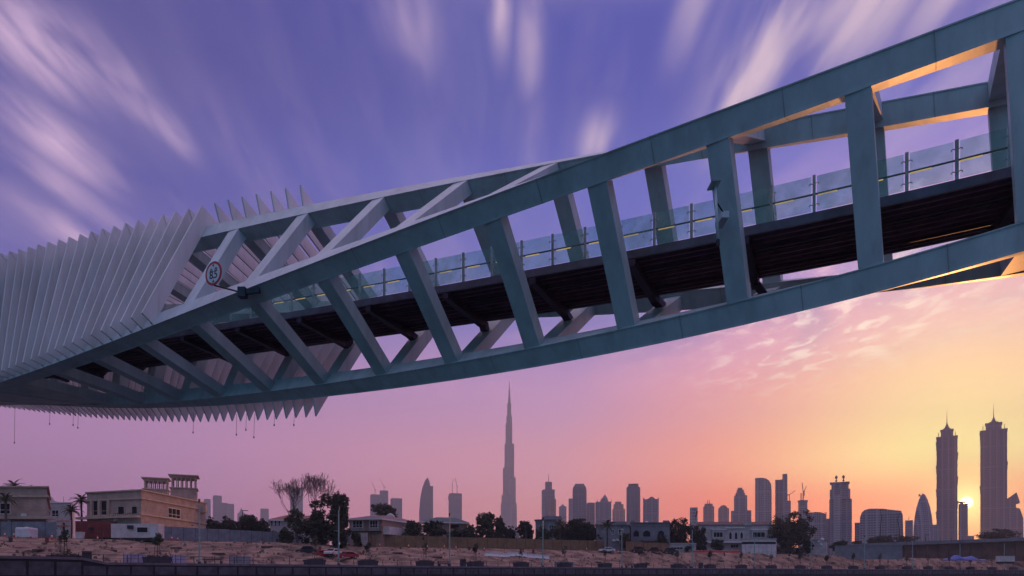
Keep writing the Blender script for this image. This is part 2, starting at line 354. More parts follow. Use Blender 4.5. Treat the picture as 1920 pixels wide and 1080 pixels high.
def build_ground():
    mb = MB(); cols = np.concatenate([np.linspace(-1600, -60, 20), np.linspace(0, 1980, 199), np.linspace(2050, 4200, 22)])
    rows = [9.0 + 1.1 * i for i in range(46)] + [62, 70, 82, 100, 140, 220, 420, 900, 1600, 2500, 3200]
    rnd = random.Random(3); vs = []
    for r in rows:
        for px in cols:
            Z = Zw(px) + r; x, y = XY(px, Z); z = gz(px, Z); x = max(-3800.0, min(3800.0, x))
            if 10 < r < 60:
                z += rnd.uniform(-.06, .06)
            vs.append((x, y, z))
    k = len(cols); fs = [(i * k + j, i * k + j + 1, (i + 1) * k + j + 1, (i + 1) * k + j) for i in range(len(rows) - 1) for j in range(k - 1)]
    mb.add(vs, fs); o = mb.build('ground', 'sand', recalc=False); tag(o, kind='structure')
    # promenade paving between quay wall and sand
    pr = MB(); a = [(*XY(px, Zw(px) + .05), EZ + PROM - .02) for px in cols]; b = [(*XY(px, Zw(px) + 9.4), EZ + PROM + .004) for px in cols]
    pr.add(a + b, [(j, j + 1, k + j + 1, k + j) for j in range(k - 1)])
    tag(pr.build('promenade', 'paving', recalc=False), kind='structure')
build_ground()

wm = bpy.data.materials.new('water'); wm.use_nodes = True
_b = wm.node_tree.nodes['Principled BSDF']; _b.inputs['Base Color'].default_value = (0.010, 0.028, 0.036, 1); _b.inputs['Roughness'].default_value = 0.12
_n = NG(wm.node_tree); _bp = _n.n('ShaderNodeBump'); _bp.inputs['Strength'].default_value = 0.35
_n.put(_bp.inputs['Height'], _n.noise(_n.n('ShaderNodeTexCoord').outputs['Object'], 0.9, 4.0)); wm.node_tree.links.new(_bp.outputs[0], _b.inputs['Normal']); MATS['water'] = wm
wcols = np.linspace(-1600, 4200, 80)
mb = MB(); a = [(*XY(px, 4.0 if abs(px) > -1 else 4), 0.0) for px in wcols]; b = [(*XY(px, Zw(px) + 1.0), 0.0) for px in wcols]
mb = MB().add([(-400, -300, 0), (700, -300, 0), (700, 700, 0), (-400, 700, 0)], [(0, 1, 2, 3)])
tag(mb.build('canal_water', 'water', recalc=False), kind='structure')
mat('dark_paving', (0.05, 0.05, 0.055), 0.8, 0, 0.2, 0.5, 0.1)
mb = MB().box(-220, 220, -60, 1.2, 0.2, 1.35); tag(mb.build('near_promenade', 'dark_paving'), kind='structure')

# quay wall of the far bank: dark backing, separate facing panels, stone cap
def quay_pts(step, px0=-420, px1=2300):
    fine = [Vector(XY(px, Zw(px))) for px in np.linspace(px0, px1, 1400)]
    out = [fine[0]]; acc = 0.0
    for p, q in zip(fine, fine[1:]):
        acc += (q - p).length
        if acc >= step: out.append(q); acc = 0.0
    return out
QP = quay_pts(3.0)
qw = thing('quay_wall', 'dark panelled quay wall with pale stone cap along the far bank', 'wall')
def px_of(p): return CX + FPX * p[0] / p[1]
def qn(p, q):   # unit normal towards the canal
    d = (q - p).normalized(); n = Vector((d.y, -d.x)); return n if n.dot(p) < 0 else -n
bk = MB(); cp = MB(); lo = MB()
rb = []; rc = []; rl = []
for i, p in enumerate(QP):
    n = qn(QP[max(i - 1, 0)], QP[min(i + 1, len(QP) - 1)])
    hi = 0.62 if px_of(p) < 150 else (0.62 * max(0.0, (200 - px_of(p)) / 50) if px_of(p) < 200 else 0.0)
    z0, z1 = EZ - 3.2, EZ + 1.12 + hi
    f = lambda o, z: (p.x + n.x * o, p.y + n.y * o, z)
    rb.append([f(0, z0), f(0, z1), f(-.5, z1), f(-.5, z0)])
    rc.append([f(.12, z1), f(.12, z1 + .33), f(-.6, z1 + .33), f(-.6, z1)])
    rl.append([f(.25, z0 + .2), f(.25, EZ - .22), f(.01, EZ - .22), f(.01, z0 + .2)])
bk.sweep(rb).build('backing', 'quay_back', qw); cp.sweep(rc).build('cap', 'stone_cap', qw); lo.sweep(rl).build('plinth', 'quay_back', qw)
for p, q in zip(QP, QP[1:]):
    if not (-60 < px_of(q) < 1990): continue
    n = qn(p, q); d = (q - p); a = p + d * .05; b = q - d * .05; hi = 0.5 if px_of(p) < 140 else 0.0
    mb = MB(); c8 = []
    for z in (EZ - .20, EZ + .92 + hi):
        for (pt, o) in ((a, .02), (b, .02), (b, .09), (a, .09)): c8.append((pt.x + n.x * o, pt.y + n.y * o, z + random.uniform(-.012, .012)))
    mb.hexa(c8).build('panel', 'quay_panel', qw)

# promenade railing: leaning posts and two rails
pr = thing('promenade_railing', 'dark railing of leaning posts along the far quay edge', 'railing')
rails = {0.55: [], 1.02: []}
for i, p in enumerate(QP):
    if not (-60 < px_of(p) < 1990): continue
    n = qn(QP[max(i - 1, 0)], QP[min(i + 1, len(QP) - 1)]); base = p - n * .8
    f = lambda o, z: (base.x - n.x * o, base.y - n.y * o, EZ + PROM + z)
    MB().tube([f(0, -.02), f(.10, .35), f(.16, .65), f(.05, 1.08)], [.065, .06, .055, .045], 6).build('post', 'dark_steel', pr)
    for h in rails: rails[h].append(f(.13 if h < .8 else .06, h))
for h, pts in rails.items(): MB().tube(pts, .022, 5).build('rail', 'dark_steel', pr)

# ------------------------------------------------------------------ the twisted footbridge
BP = {'x0': 1.74182, 'x1': -21.25229, 'x2': -1.01448, 'x3': -0.5595, 'x4': 0.69509, 'y0': 33.42151, 'y1': 11.43594, 'y2': 1.30459, 'y3': -0.7325, 'y4': -0.19934,
      'z0': 15.27972, 'z1': 1.08731, 'z2': 0.85704, 'z3': -0.74496, 'z4': 0.15039, 't0': 0.6567, 't1': 0.5183, 't2': 0.01927, 't3': 0.03322, 't4': -0.02254}
HW, HH, CH, MWD = 3.92126, 3.75, 0.94233, 0.40628      # half width, half height, chord size, half width of a frame member
UN, UF, ZD, RH, FH = 1.69276, -2.21899, -1.04429, 1.40393, 0.35969
NLO, NHI = -1.3, 11.8
def _poly(k, n):
    q = (n - 4.0) / 5.0; return sum(BP.get(k + str(i), 0.0) * q ** i for i in range(5))
def _ext(k, n):
    m = min(max(n, NLO), NHI); v = _poly(k, m)
    if m != n: v += (n - m) * (_poly(k, m + 1e-3) - _poly(k, m - 1e-3)) / 2e-3
    return v
def b_axis(n): return Vector((_ext('x', n), _ext('y', n), EZ + _ext('z', n)))
def b_frame(n):
    T = (b_axis(n + 1e-3) - b_axis(n - 1e-3)).normalized()
    U = Vector((0, 0, 1)).cross(T).normalized()
    if U.y > 0: U = -U
    V = T.cross(U)
    if V.z < 0: V = -V
    return T, U, V
def b_pt(n, u, v, dt=0.0):
    T, U, V = b_frame(n); th = _ext('t', n); c, s = math.cos(th), math.sin(th); q = (min(max(n, NLO), NHI) - 4.0) / 5.0
    ul, vl = c * u + s * v, -s * u + c * v
    return b_axis(n) + U * ul + V * vl + T * ((0.03024 + 0.01748 * q - 0.04129 * q * q) * vl + (0.07328 - 0.06854 * q + 0.12451 * q * q) * ul + dt)
def b_dk(n, u, z):
    T, U, V = b_frame(n); return b_axis(n) + U * u + Vector((0, 0, z))
N0, N1 = -6.0, 20.0
NS = [N0 + i * 0.2 for i in range(int((N1 - N0) / 0.2) + 1)]
bridge = thing('footbridge', 'twisted white steel footbridge with square frames and glass railings crossing overhead', 'bridge', b_axis(4) - Vector((0, 0, 9)))
def bpart(mb, name, m, parent=None, **k):
    """mesh in world coordinates -> child of the bridge"""
    o = mb.build(name, m, parent or bridge, **k); o.matrix_parent_inverse = Matrix.Translation(-bridge.location) if (parent is None) else Matrix.Identity(4)
    return o
# chords: box girders with thin flange lips
def chord_section(su, sv):
    L, t, c = 0.028, 0.05, CH
    # local box from outer corner inwards: a along u, b along v
    ring = [(0, 0), (0, t), (L, t), (L, c - t), (0, c - t), (0, c), (c, c), (c, c - t), (c - L, c - t), (c - L, t), (c, t), (c, 0)]
    return [(su * (HW - a), sv * (HH - b)) for a, b in ring]
for su, sv in ((1, 1), (1, -1), (-1, -1), (-1, 1)):
    sec = chord_section(su, sv)
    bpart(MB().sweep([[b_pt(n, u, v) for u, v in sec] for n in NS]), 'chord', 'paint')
# square frames: four members at every station
TH = 0.66
def member(n, quad, cap=0.0):
    mb = MB(); ring = lambda dt: [b_pt(n, u, v, dt) for u, v in quad]
    mb.hexa(ring(-MWD) + ring(MWD)); return mb
REC = 0.035
for n in range(-5, 20):
    iu, iv = HW - CH + .015, HH - CH + .015
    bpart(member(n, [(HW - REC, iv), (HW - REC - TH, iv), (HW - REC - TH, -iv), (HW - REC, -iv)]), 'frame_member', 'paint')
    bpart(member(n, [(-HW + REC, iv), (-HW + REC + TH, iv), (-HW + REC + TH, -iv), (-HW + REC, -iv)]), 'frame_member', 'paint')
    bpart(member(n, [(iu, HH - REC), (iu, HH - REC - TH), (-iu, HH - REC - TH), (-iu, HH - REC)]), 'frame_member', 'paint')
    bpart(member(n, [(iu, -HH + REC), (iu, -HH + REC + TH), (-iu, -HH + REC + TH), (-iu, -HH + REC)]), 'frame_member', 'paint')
# splice seams round the chords
for su, sv in ((1, 1), (1, -1), (-1, -1), (-1, 1)):
    for n in range(-5, 19):
        ring = [(0, 0), (0, CH), (CH, CH), (CH, 0)]; e = .004
        sec = [(su * (HW + e - a * (1 + 2 * e / CH)), sv * (HH + e - b * (1 + 2 * e / CH))) for a, b in ring]
        bpart(MB().sweep([[b_pt(n + .5, u, v, d) for u, v in sec] for d in (-.014, .014)], caps=False), 'splice_seam', 'seam')
# closed soffit past the twelfth frame
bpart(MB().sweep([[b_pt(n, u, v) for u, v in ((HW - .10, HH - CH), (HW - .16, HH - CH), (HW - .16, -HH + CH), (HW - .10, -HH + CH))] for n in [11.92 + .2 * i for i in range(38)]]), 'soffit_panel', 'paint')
# fins: mitred blades outside three faces
FP, FT = 0.80, 0.055
_fr = random.Random(21)
def fin(n, poly):
    n += _fr.uniform(-.006, .006); poly = [(u + _fr.uniform(-.008, .008), v + _fr.uniform(-.008, .008)) for u, v in poly]
    return MB().sweep([[b_pt(n, u, v, d) for u, v in poly] for d in (-FT, FT)])
k = 0
while 7.1 + 0.2 * k < 19.6:
    n = 7.1 + 0.2 * k
    bpart(fin(n, [(-HW - .002, -HH - .002), (-HW - .002, HH + .002), (-HW - FP, HH + FP), (-HW - FP, -HH - FP)]), 'fin', 'paint_fin')
    if k >= 1: bpart(fin(n, [(HW + .002, -HH - .004), (-HW, -HH - .004), (-HW - FP + .004, -HH - FP), (HW + FP, -HH - FP)]), 'fin', 'paint_fin')
    if k >= 7:
        bpart(fin(n, [(-HW, HH + .004), (HW - .06, HH + .004), (HW - .20, HH + FP), (-HW - FP + .004, HH + FP)]), 'fin', 'paint_fin')
        bpart(MB().hexa([b_pt(n, u, v, d) for d in (FT, FT + .12) for u, v in ((HW - .10, HH + .002), (HW - .20, HH + .002), (HW - .20, HH + .09), (HW - .10, HH + .09))]), 'fin_bracket', 'dark_steel')
    k += 1
# deck
deck = link('deck', None, bridge); 
DN = [N0 + i * 0.25 for i in range(int((N1 - N0) / 0.25) + 1)]
def dpart(mb, name, m, parent, **kw):
    o = mb.build(name, m, parent, **kw); o.matrix_parent_inverse = Matrix.Translation(-bridge.location); return o
def dsweep(sec): return MB().sweep([[b_dk(n, u, z) for u, z in sec] for n in DN])
ZB = -1.649
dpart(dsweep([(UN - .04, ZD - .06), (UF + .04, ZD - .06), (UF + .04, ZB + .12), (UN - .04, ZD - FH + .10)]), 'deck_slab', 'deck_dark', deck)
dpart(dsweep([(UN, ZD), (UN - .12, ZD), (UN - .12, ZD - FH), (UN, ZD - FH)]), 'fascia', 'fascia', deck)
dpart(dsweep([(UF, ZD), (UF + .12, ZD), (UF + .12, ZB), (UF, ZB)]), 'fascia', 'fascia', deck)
for i in range(9):
    t = (i + 0.6) / 9.2; u = UN - .15 + (UF + .15 - UN + .15) * t; zt = (ZD - FH + .10) * (1 - t) + (ZB + .12) * t
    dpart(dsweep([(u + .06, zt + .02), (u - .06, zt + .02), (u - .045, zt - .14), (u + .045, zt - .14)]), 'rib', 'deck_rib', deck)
for (u, r) in ((.55, .055), (.30, .04), (-1.3, .05)):   # service pipes below the soffit
    t = (UN - .15 - u) / (UN - .15 - UF - .15); zt = (ZD - FH + .10) * (1 - t) + (ZB + .12) * t - .20
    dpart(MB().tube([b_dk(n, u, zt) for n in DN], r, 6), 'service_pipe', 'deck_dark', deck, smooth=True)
# floor beams and hangers at every frame
for n in range(-5, 20):
    T, U, V = b_frame(n); pts = []
    for d in (-.17, .17):
        for u, z in ((UN - .02, ZD - FH - .02), (UF - .10, ZB - .02), (UF - .10, ZB - .42), (UN - .02, ZD - FH - .32)): pts.append(b_dk(n, u, z) + T * d)
    bpart(MB().hexa(pts), 'floor_beam', 'deck_dark')
    th = _ext('t', n); c, s = math.cos(th), math.sin(th)
    # hanger from the far deck edge to the lowest frame member near by
    a = b_dk(n, UF + .15, ZB - .2); best = None
    for (u, v) in [(-HW + CH + (2 * HW - 2 * CH) * i / 12, -HH + REC + TH) for i in range(0, 7)]:
        q = b_pt(n, u, v)
        if best is None or (q - a).length < (best - a).length: best = q
    d = (best - a); side = T * .2; up = d.cross(T).normalized() * .2
    if d.length > .3:
        r0 = [a + side + up, a - side + up, a - side - up, a + side - up]; bpart(MB().hexa(r0 + [p + d * 1.02 for p in r0]), 'hanger', 'deck_dark')
# railings
for (uu, sgn, nm) in ((UN - .06, 1, 'near'), (UF + .06, -1, 'far')):
    rl_ = link('railing', None, bridge)
    hr = []
    for i in range(int((N1 - N0) * 3)):
        n = N0 + .12 + i / 3.0; T, U, V = b_frame(n); b = b_dk(n, uu, ZD); Zv = Vector((0, 0, 1))
        mb = MB()
        w, dpt = .055, .045
        q = lambda x, y, z: b + T * x + U * y + Zv * z
        mb.hexa([q(-w, -dpt, -.02), q(w, -dpt, -.02), q(w, dpt, -.02), q(-w, dpt, -.02), q(-w, -dpt, RH + .05), q(w, -dpt, RH + .05), q(w, dpt, RH + .05), q(-w, dpt, RH + .05)])
        for h in (.30, 1.12):
            for sd in (-1, 1):
                mb.tube([q(sd * .05, 0, h), q(sd * .13, .01, h + .03), q(sd * .17, .02, h - .01), q(sd * .17, .03, h - .05)], .018, 5)
        dpart(mb, 'post', 'rail_steel', rl_)
        n2 = n + 1 / 3.0; T2, U2, _ = b_frame(n2); b2 = b_dk(n2, uu, ZD)
        a0, a1 = b + T * .10 + U * .02 * sgn, b2 - T2 * .10 + U2 * .02 * sgn
        th_ = U * .008
        mb = MB().hexa([a0 - th_ + Zv * .05, a1 - th_ + Zv * .05, a1 + th_ + Zv * .05, a0 + th_ + Zv * .05, a0 - th_ + Zv * RH, a1 - th_ + Zv * RH, a1 + th_ + Zv * RH, a0 + th_ + Zv * RH])
        dpart(mb, 'glass_panel', 'rail_glass', rl_)
        hr.append(b - U * .16 * sgn + Zv * .80)
        if sgn > 0:
            c0 = b.lerp(b2, .48) - U * .16 + Zv * .748; c1 = b.lerp(b2, .92) - U2 * .16 + Zv * .748; e = U * .025; z_ = Zv * .014
            dpart(MB().hexa([c0 - e - z_, c1 - e - z_, c1 + e - z_, c0 + e - z_, c0 - e + z_, c1 - e + z_, c1 + e + z_, c0 + e + z_]), 'light_strip', 'lamp_strip', rl_)
    dpart(MB().tube(hr, .038, 8), 'handrail', 'dark_steel', rl_, smooth=True)

# height limit sign on an arm from the near chord
sg = thing('height_limit_sign', 'round red rimmed white height limit sign on a thin arm above the chord', 'sign')
T, U, V = b_frame(7.15); root = b_pt(6.98, HW, HH) ; 
Uh = Vector((U.x, U.y, 0)).normalized(); Th = Vector((T.x, T.y, 0)).normalized()
bx_ = root + Vector((0, 0, .0))
sc_ = W(401, 513, root.y - .55)
rad_ = 0.62
def disc_ring(mb, r0, r1, off, k=36):
    vs = []
    for i in range(k):
        a = 2 * math.pi * i / k
        for r in (r0, r1): vs.append(sc_ - Th * (r * math.cos(a)) + Vector((0, 0, r * math.sin(a))) + Uh * off)
    mb.add(vs, [(2 * i, 2 * i + 1, 2 * ((i + 1) % k) + 1, 2 * ((i + 1) % k)) for i in range(k)]); return mb
def slab_disc(r, o0, o1, k=36):
    return MB().sweep([[sc_ - Th * (r * math.cos(2 * math.pi * i / k)) + Vector((0, 0, r * math.sin(2 * math.pi * i / k))) + Uh * o for i in range(k)] for o in (o0, o1)])
slab_disc(rad_, 0, .03).build('rim', 'sign_red', sg); slab_disc(rad_ * .80, .03, .036).build('face', 'sign_white', sg)
def ink(polys, name):
    mb = MB()
    for poly in polys:
        P = lambda o: [sc_ - Th * (x * rad_) + Vector((0, 0, y * rad_)) + Uh * o for x, y in poly]
        mb.sweep([P(.0365), P(.041)])
    return mb.build(name, 'sign_ink', sg)
ink([[(-.14, .74), (.14, .74), (0, .52)]], 'arrow_mark'); ink([[(-.14, -.74), (.14, -.74), (0, -.52)]], 'arrow_mark')
ring8 = lambda cx, cy, r0, r1: [[(cx + r0 * math.cos(a), cy + r0 * math.sin(a) * 1.15), (cx + r1 * math.cos(a), cy + r1 * math.sin(a) * 1.15), (cx + r1 * math.cos(b), cy + r1 * math.sin(b) * 1.15), (cx + r0 * math.cos(b), cy + r0 * math.sin(b) * 1.15)] for a, b in [(i * math.pi / 5, (i + 1) * math.pi / 5) for i in range(10)]]
ink([[(-.48, .10), (-.37, .10), (-.25, .40), (-.31, .44)], [(-.02, .10), (-.13, .10), (-.25, .40), (-.19, .44)]], 'numeral')
ink([[(.02, .10), (.10, .10), (.10, .18), (.02, .18)]], 'point'); ink(ring8(.32, .27, .07, .16), 'numeral')
def font_part(txt, x, y, size, name):
    cu = bpy.data.curves.new(name, 'FONT'); cu.body = txt; cu.size = size; cu.extrude = .003; cu.align_x = 'CENTER'; cu.offset = .008
    ob = bpy.data.objects.new(name, cu); COL.objects.link(ob); dg = bpy.context.evaluated_depsgraph_get()
    me = bpy.data.meshes.new_from_object(ob.evaluated_get(dg)); bpy.data.objects.remove(ob)
    me.materials.clear(); me.materials.append(MATS['sign_ink'])
    o = link(name, me, sg); xa = -Th; za = Uh; ya = Vector((0, 0, 1))
    if xa.cross(ya).dot(za) < 0: za = -za
    M = Matrix((xa, ya, za)).transposed().to_4x4(); M.translation = sc_ - Th * (x * rad_) + Vector((0, 0, y * rad_)) + Uh * .039
    o.matrix_world = M
font_part('8', -.25, -.42, .56, 'numeral'); font_part('.', .02, -.42, .56, 'point'); font_part('5', .30, -.42, .56, 'numeral')
armb = W(455, 549, root.y - .30)
MB().tube([sc_ - Vector((0, 0, rad_ * .97)) - Uh * .02, armb], .045, 8).build('arm', 'dark_steel', sg)
MB().box(armb.x - .20, armb.x + .20, armb.y - .20, armb.y + .20, armb.z - .25, armb.z + .25).build('bracket', 'dark_steel', sg)
MB().hexa([armb + Vector(v) for v in ((.1, -.1, -.1), (.1, .1, -.1), (.1, .1, .15), (.1, -.1, .15))] + [b_pt(6.8, HW + .02, HH - .25) + Vector(v) for v in ((.1, -.1, -.15), (.1, .1, -.15), (.1, .1, .12), (.1, -.1, .12))]).build('mounting_arm', 'dark_steel', sg)

# solar powered sensor on the frame member
T, U, V = b_frame(2)
sl_ = thing('solar_sensor', 'small solar panel on a thin pole clamped to a bridge upright', 'sensor')
fz = lambda px, py, o: W(px, py, (b_pt(2, HW, 0).y - 0.7 - o))
top, bot = fz(1341, 347, 0.2), fz(1346, 452, 0.2)
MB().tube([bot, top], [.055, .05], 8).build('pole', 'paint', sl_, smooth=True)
MB().tube([bot - Vector((0, 0, .18)), bot + Vector((0, 0, .05))], .075, 8).build('sensor_head', 'dark_steel', sl_)
c = fz(1338, 346, .25); ux = Vector((.17, .035, .035)); uy = Vector((.05, -.13, .095)) ; un = ux.cross(uy).normalized() * .03
MB().hexa([c - ux - uy, c + ux - uy, c + ux + uy, c - ux + uy] + [p + un for p in (c - ux - uy, c + ux - uy, c + ux + uy, c - ux + uy)]).build('solar_panel', 'solar_cell', sl_)
MB().hexa([c - ux * 1.06 - uy * 1.08 + un * 1.1, c + ux * 1.06 - uy * 1.08 + un * 1.1, c + ux * 1.06 + uy * 1.08 + un * 1.1, c - ux * 1.06 + uy * 1.08 + un * 1.1] + [p + un * 2 for p in (c - ux * 1.06 - uy * 1.08, c + ux * 1.06 - uy * 1.08, c + ux * 1.06 + uy * 1.08, c - ux * 1.06 + uy * 1.08)]).build('panel_frame', 'rail_steel', sl_)
br = fz(1359, 403, 0.05)
MB().tube([fz(1345, 381, .2), br], .03, 6).build('stay', 'dark_steel', sl_)
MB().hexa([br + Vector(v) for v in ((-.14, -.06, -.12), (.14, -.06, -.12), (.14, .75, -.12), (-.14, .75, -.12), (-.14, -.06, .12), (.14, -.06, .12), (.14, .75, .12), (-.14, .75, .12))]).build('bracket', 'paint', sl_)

# loose lamp leads hanging under the fins
for i, (px, py0, py1) in enumerate([(27, 770, 830), (93, 770, 795), (137, 772, 797), (146, 774, 802), (362, 782, 811), (443, 785, 815), (461, 785, 806), (476, 784, 820), (514, 782, 797), (551, 778, 797)]):
    n = float(np.interp(px, [20, 290, 356, 433, 520, 619], [12.3, 11, 10, 9, 8, 7])); Zc = b_pt(n, HW + FP * .5, -HH - FP).y + .1
    o = thing('hanging_lead', 'thin lead with a bulb dangling below the fins, %s from the left' % ORD[i], 'cable', W(px, py1, Zc), 0, 'leads dangling below the bridge fins')
    ln = (py1 - py0) / FPX * Zc + .35
    MB().tube([(0, 0, .10), (.02, 0, ln * .5), (.05 + .03 * math.sin(i), 0, ln)], .012, 5).build('wire', 'dark_steel', o)
    MB().lathe((0, 0, 0), [(.015, .09), (.03, .06), (.05, .01), (.042, -.04), (.015, -.07)], 8).build('bulb', 'dark_steel', o, smooth=True)

# ------------------------------------------------------------------ far towers
def rect(cx, cy, a, b, rz):
    c, s = math.cos(rz), math.sin(rz); return [(cx + x * c - y * s, cy + x * s + y * c) for x, y in ((-a, -b), (a, -b), (a, b), (-a, b))]
def ngon(cx, cy, r, k, rz=0.0): return [(cx + r * math.cos(rz + 2 * math.pi * i / k), cy + r * math.sin(rz + 2 * math.pi * i / k)) for i in range(k)]
class Tower:
    """one tower standing at depth Z; heights and widths given as seen from the quay, turned into metres"""
    def __init__(s, name, label, Z, cpx, cat='tower', m='tower_blue'):
        s.Z = Z; s.m = m; s.c = XY(cpx, Z); s.cpx = cpx; az = math.atan2(s.c[0], s.c[1]); s.k = math.cos(az)
        s.o = thing(name, label, cat, (s.c[0], s.c[1], EZ + 5.0), -az, 'towers of the far skyline')
    def z(s, py): return (HY - py) / FPX * s.Z - 5.0
    def w(s, px): return px / FPX * s.Z * s.k
    def x(s, px): return (px - s.cpx) / FPX * s.Z * s.k
    def box(s, x0, x1, ytop, ybot=1072, rz=0.0, dep=1.0, part='shaft', m=None, dy=0.0, taper=1.0):
        wd = s.w(x1 - x0); cx = s.x((x0 + x1) / 2); k = abs(math.cos(rz)) + dep * abs(math.sin(rz)); a = wd / 2 / k
        p = rect(cx, dy, a, a * dep, rz); t = rect(cx, dy, a * taper, a * dep * taper, rz)
        return MB().prism(p, s.z(ybot), s.z(ytop), t).build(part, m or s.m, s.o)
    def cyl(s, x0, x1, ytop, ybot=1072, k=20, part='shaft', m=None, taper=1.0, dy=0.0):
        r = s.w(x1 - x0) / 2; cx = s.x((x0 + x1) / 2)
        return MB().prism(ngon(cx, dy, r, k), s.z(ybot), s.z(ytop), ngon(cx, dy, r * taper, k)).build(part, m or s.m, s.o)
    def prof(s, pts, dep=18.0, part='shaft', m=None, dy=0.0):     # front outline (px, py) with depth
        f = [(s.x(a), s.z(b)) for a, b in pts]
        return MB().sweep([[(x, y + dy, z) for x, z in f] for y in (-dep / 2, dep / 2)]).build(part, m or s.m, s.o)
    def lathe(s, prof, part='shaft', m=None, k=20, cx=None):       # (half px, py)
        return MB().lathe((0 if cx is None else s.x(cx), 0, 0), [(max(.05, s.w(r)), s.z(y)) for r, y in prof], k).build(part, m or s.m, s.o)
    def mast(s, px, y0, y1, r=1.0, m='crane_steel', part='mast', px1=None):
        return MB().tube([(s.x(px), 0, s.z(y0)), (s.x(px1 if px1 is not None else px), 0, s.z(y1))], [r, r * .45], 6).build(part, m, s.o)
    def crane(s, px, y0, y1, jx, jy, r=.9):
        MB().tube([(s.x(px), 0, s.z(y0)), (s.x(px), 0, s.z(y1))], r, 4).build('crane_mast', 'crane_steel', s.o)
        MB().tube([(s.x(px), 0, s.z(y1)), (s.x(jx), 0, s.z(jy))], r * .8, 4).build('crane_jib', 'crane_steel', s.o)
        MB().tube([(s.x(px), 0, s.z(y1)), (s.x(px - (jx - px) * .35), 0, s.z(y1 + 1))], r * 1.3, 4).build('crane_counterweight', 'crane_steel', s.o)

t = Tower('far_tower', 'faint tapering tower left of the palm behind the white house', 2900, 96); t.box(84, 107, 940, rz=.3); t.box(88, 103, 932, 940, rz=.3, part='crown', taper=.35)
t = Tower('far_tower', 'faint slab tower peeping past the right edge of the cream villa', 2600, 388); t.box(382, 395, 936, rz=.4)
t = Tower('far_tower', 'faint stepped tower, tallest of the group right of the cream villa', 2700, 418); t.box(399, 416, 930, rz=.3); t.box(412, 427, 943, rz=.3, part='podium', dy=8); t.box(424, 439, 945, rz=.2, part='podium', dy=-6)
t = Tower('far_tower', 'faint low pointed tower over the dark hedge', 3000, 452); t.box(445, 460, 962, rz=.4); t.box(448, 457, 953, 962, rz=.4, taper=.2, part='crown')
t = Tower('far_tower', 'faint low flat tower left of the bare tree', 3000, 496); t.box(488, 504, 954, rz=.3)
t = Tower('far_tower', 'hazy tower behind the bare tree branches', 2500, 556); t.box(544, 568, 915, rz=.3)
t = Tower('unfinished_tower', 'hazy twin topped tower with two cranes left of the house roof', 2500, 711); t.box(694, 714, 928, rz=.2); t.cyl(712, 728, 921, part='shaft', dy=-12); t.crane(703, 928, 918, 697, 904); t.crane(720, 921, 912, 713, 899)
t = Tower('far_tower', 'hazy plain flat topped block beside the twin crane tower', 2500, 743); t.box(732, 754, 935, rz=.25)
t = Tower('sail_tower', 'sail shaped tower with a pointed curved top', 2400, 799, m='tower_glass')
t.prof([(786, 1072), (786, 960), (788, 935), (792, 915), (797, 902), (802, 896), (805, 905), (807, 920), (807, 1072)], 34); t.prof([(805, 1072), (805, 912), (812, 912), (812, 1072)], 26, part='wing'); t.mast(806, 915, 897, .9)
t = Tower('unfinished_tower', 'square tower topped by two tall crane masts left of the tallest spire', 2400, 853); t.box(841, 866, 926, rz=.2); t.box(840, 866, 930, 936, rz=.2, part='working_deck', m='tower_grey'); t.crane(848, 926, 910, 850, 897, 1.0); t.crane(857, 926, 912, 854, 897, 1.0)
# the very tall stepped spire
t = Tower('stepped_spire_tower', 'extremely tall stepped tower tapering to a needle spire', 2944, 955, m='tower_silver')
tiers = [(939, 969, 1072, 945), (940.5, 967, 945, 929), (943, 967, 929, 896), (943, 964, 896, 878), (946, 964, 878, 833), (948, 960.5, 833, 795), (949.5, 960, 795, 780), (951, 958.5, 780, 757)]
for (a, b, y0, y1) in tiers:
    ws = (b - a); t.cyl(a + ws * .22, b - ws * .22, y1, y0, 14, 'tier'); t.box(a, a + ws * .5, y1, y0, part='wing', dep=1.3); t.box(b - ws * .5, b, y1, y0, part='wing', dep=1.3); t.cyl(a + ws * .3, b - ws * .3, y1 + 3, y0, 10, 'wing', dy=-t.w(ws * .35))
t.lathe([(2.6, 757), (2.1, 745), (1.4, 735), (.9, 728), (.25, 714)], 'spire', k=10)
t = Tower('spired_tower', 'stepped dark tower with a thin mast right of the tallest spire', 2000, 1028, m='tower_glass'); t.box(1015.5, 1040, 919, rz=.15); t.box(1022, 1035, 904, 919, rz=.15, part='crown'); t.mast(1028.5, 904, 889, 1.2)
t = Tower('pale_tower', 'pale narrow block standing before the masted dark tower', 1500, 1035, m='tower_stone'); t.box(1028, 1042.5, 936, rz=.1)
t = Tower('far_tower', 'small faint tower with a pointed cap between two dark towers', 2300, 1054); t.box(1048, 1062, 950, rz=.2); t.box(1050, 1060, 945, 950, rz=.2, taper=.1, part='crown')
t = Tower('domed_tower', 'round shouldered tower with a flat cap above the palms', 1600, 1087, m='tower_glass'); t.cyl(1073.5, 1100, 921); t.lathe([(13.2, 921), (12.6, 915), (10.5, 911), (8.5, 909.5)], 'dome', cx=1086.7); t.box(1078, 1095, 908, 910, part='cap', m='tower_grey')
t = Tower('far_tower', 'thin faint slab just left of the round shouldered tower', 2000, 1070); t.box(1066, 1074, 935, rz=.2)
t = Tower('capped_tower', 'low flat capped block between the domed tower and the crowned tower', 1650, 1108); t.box(1100, 1115.5, 945); t.box(1101, 1115, 943, 945, part='cap', m='tower_grey')
t = Tower('crowned_tower', 'castle like tower with a pyramid peak and corner spikes', 1600, 1131); t.box(1116, 1146, 942, rz=.05); t.box(1126, 1140, 935, 942, part='crown', taper=.8); t.box(1129, 1139, 927, 935, part='peak', taper=.05)
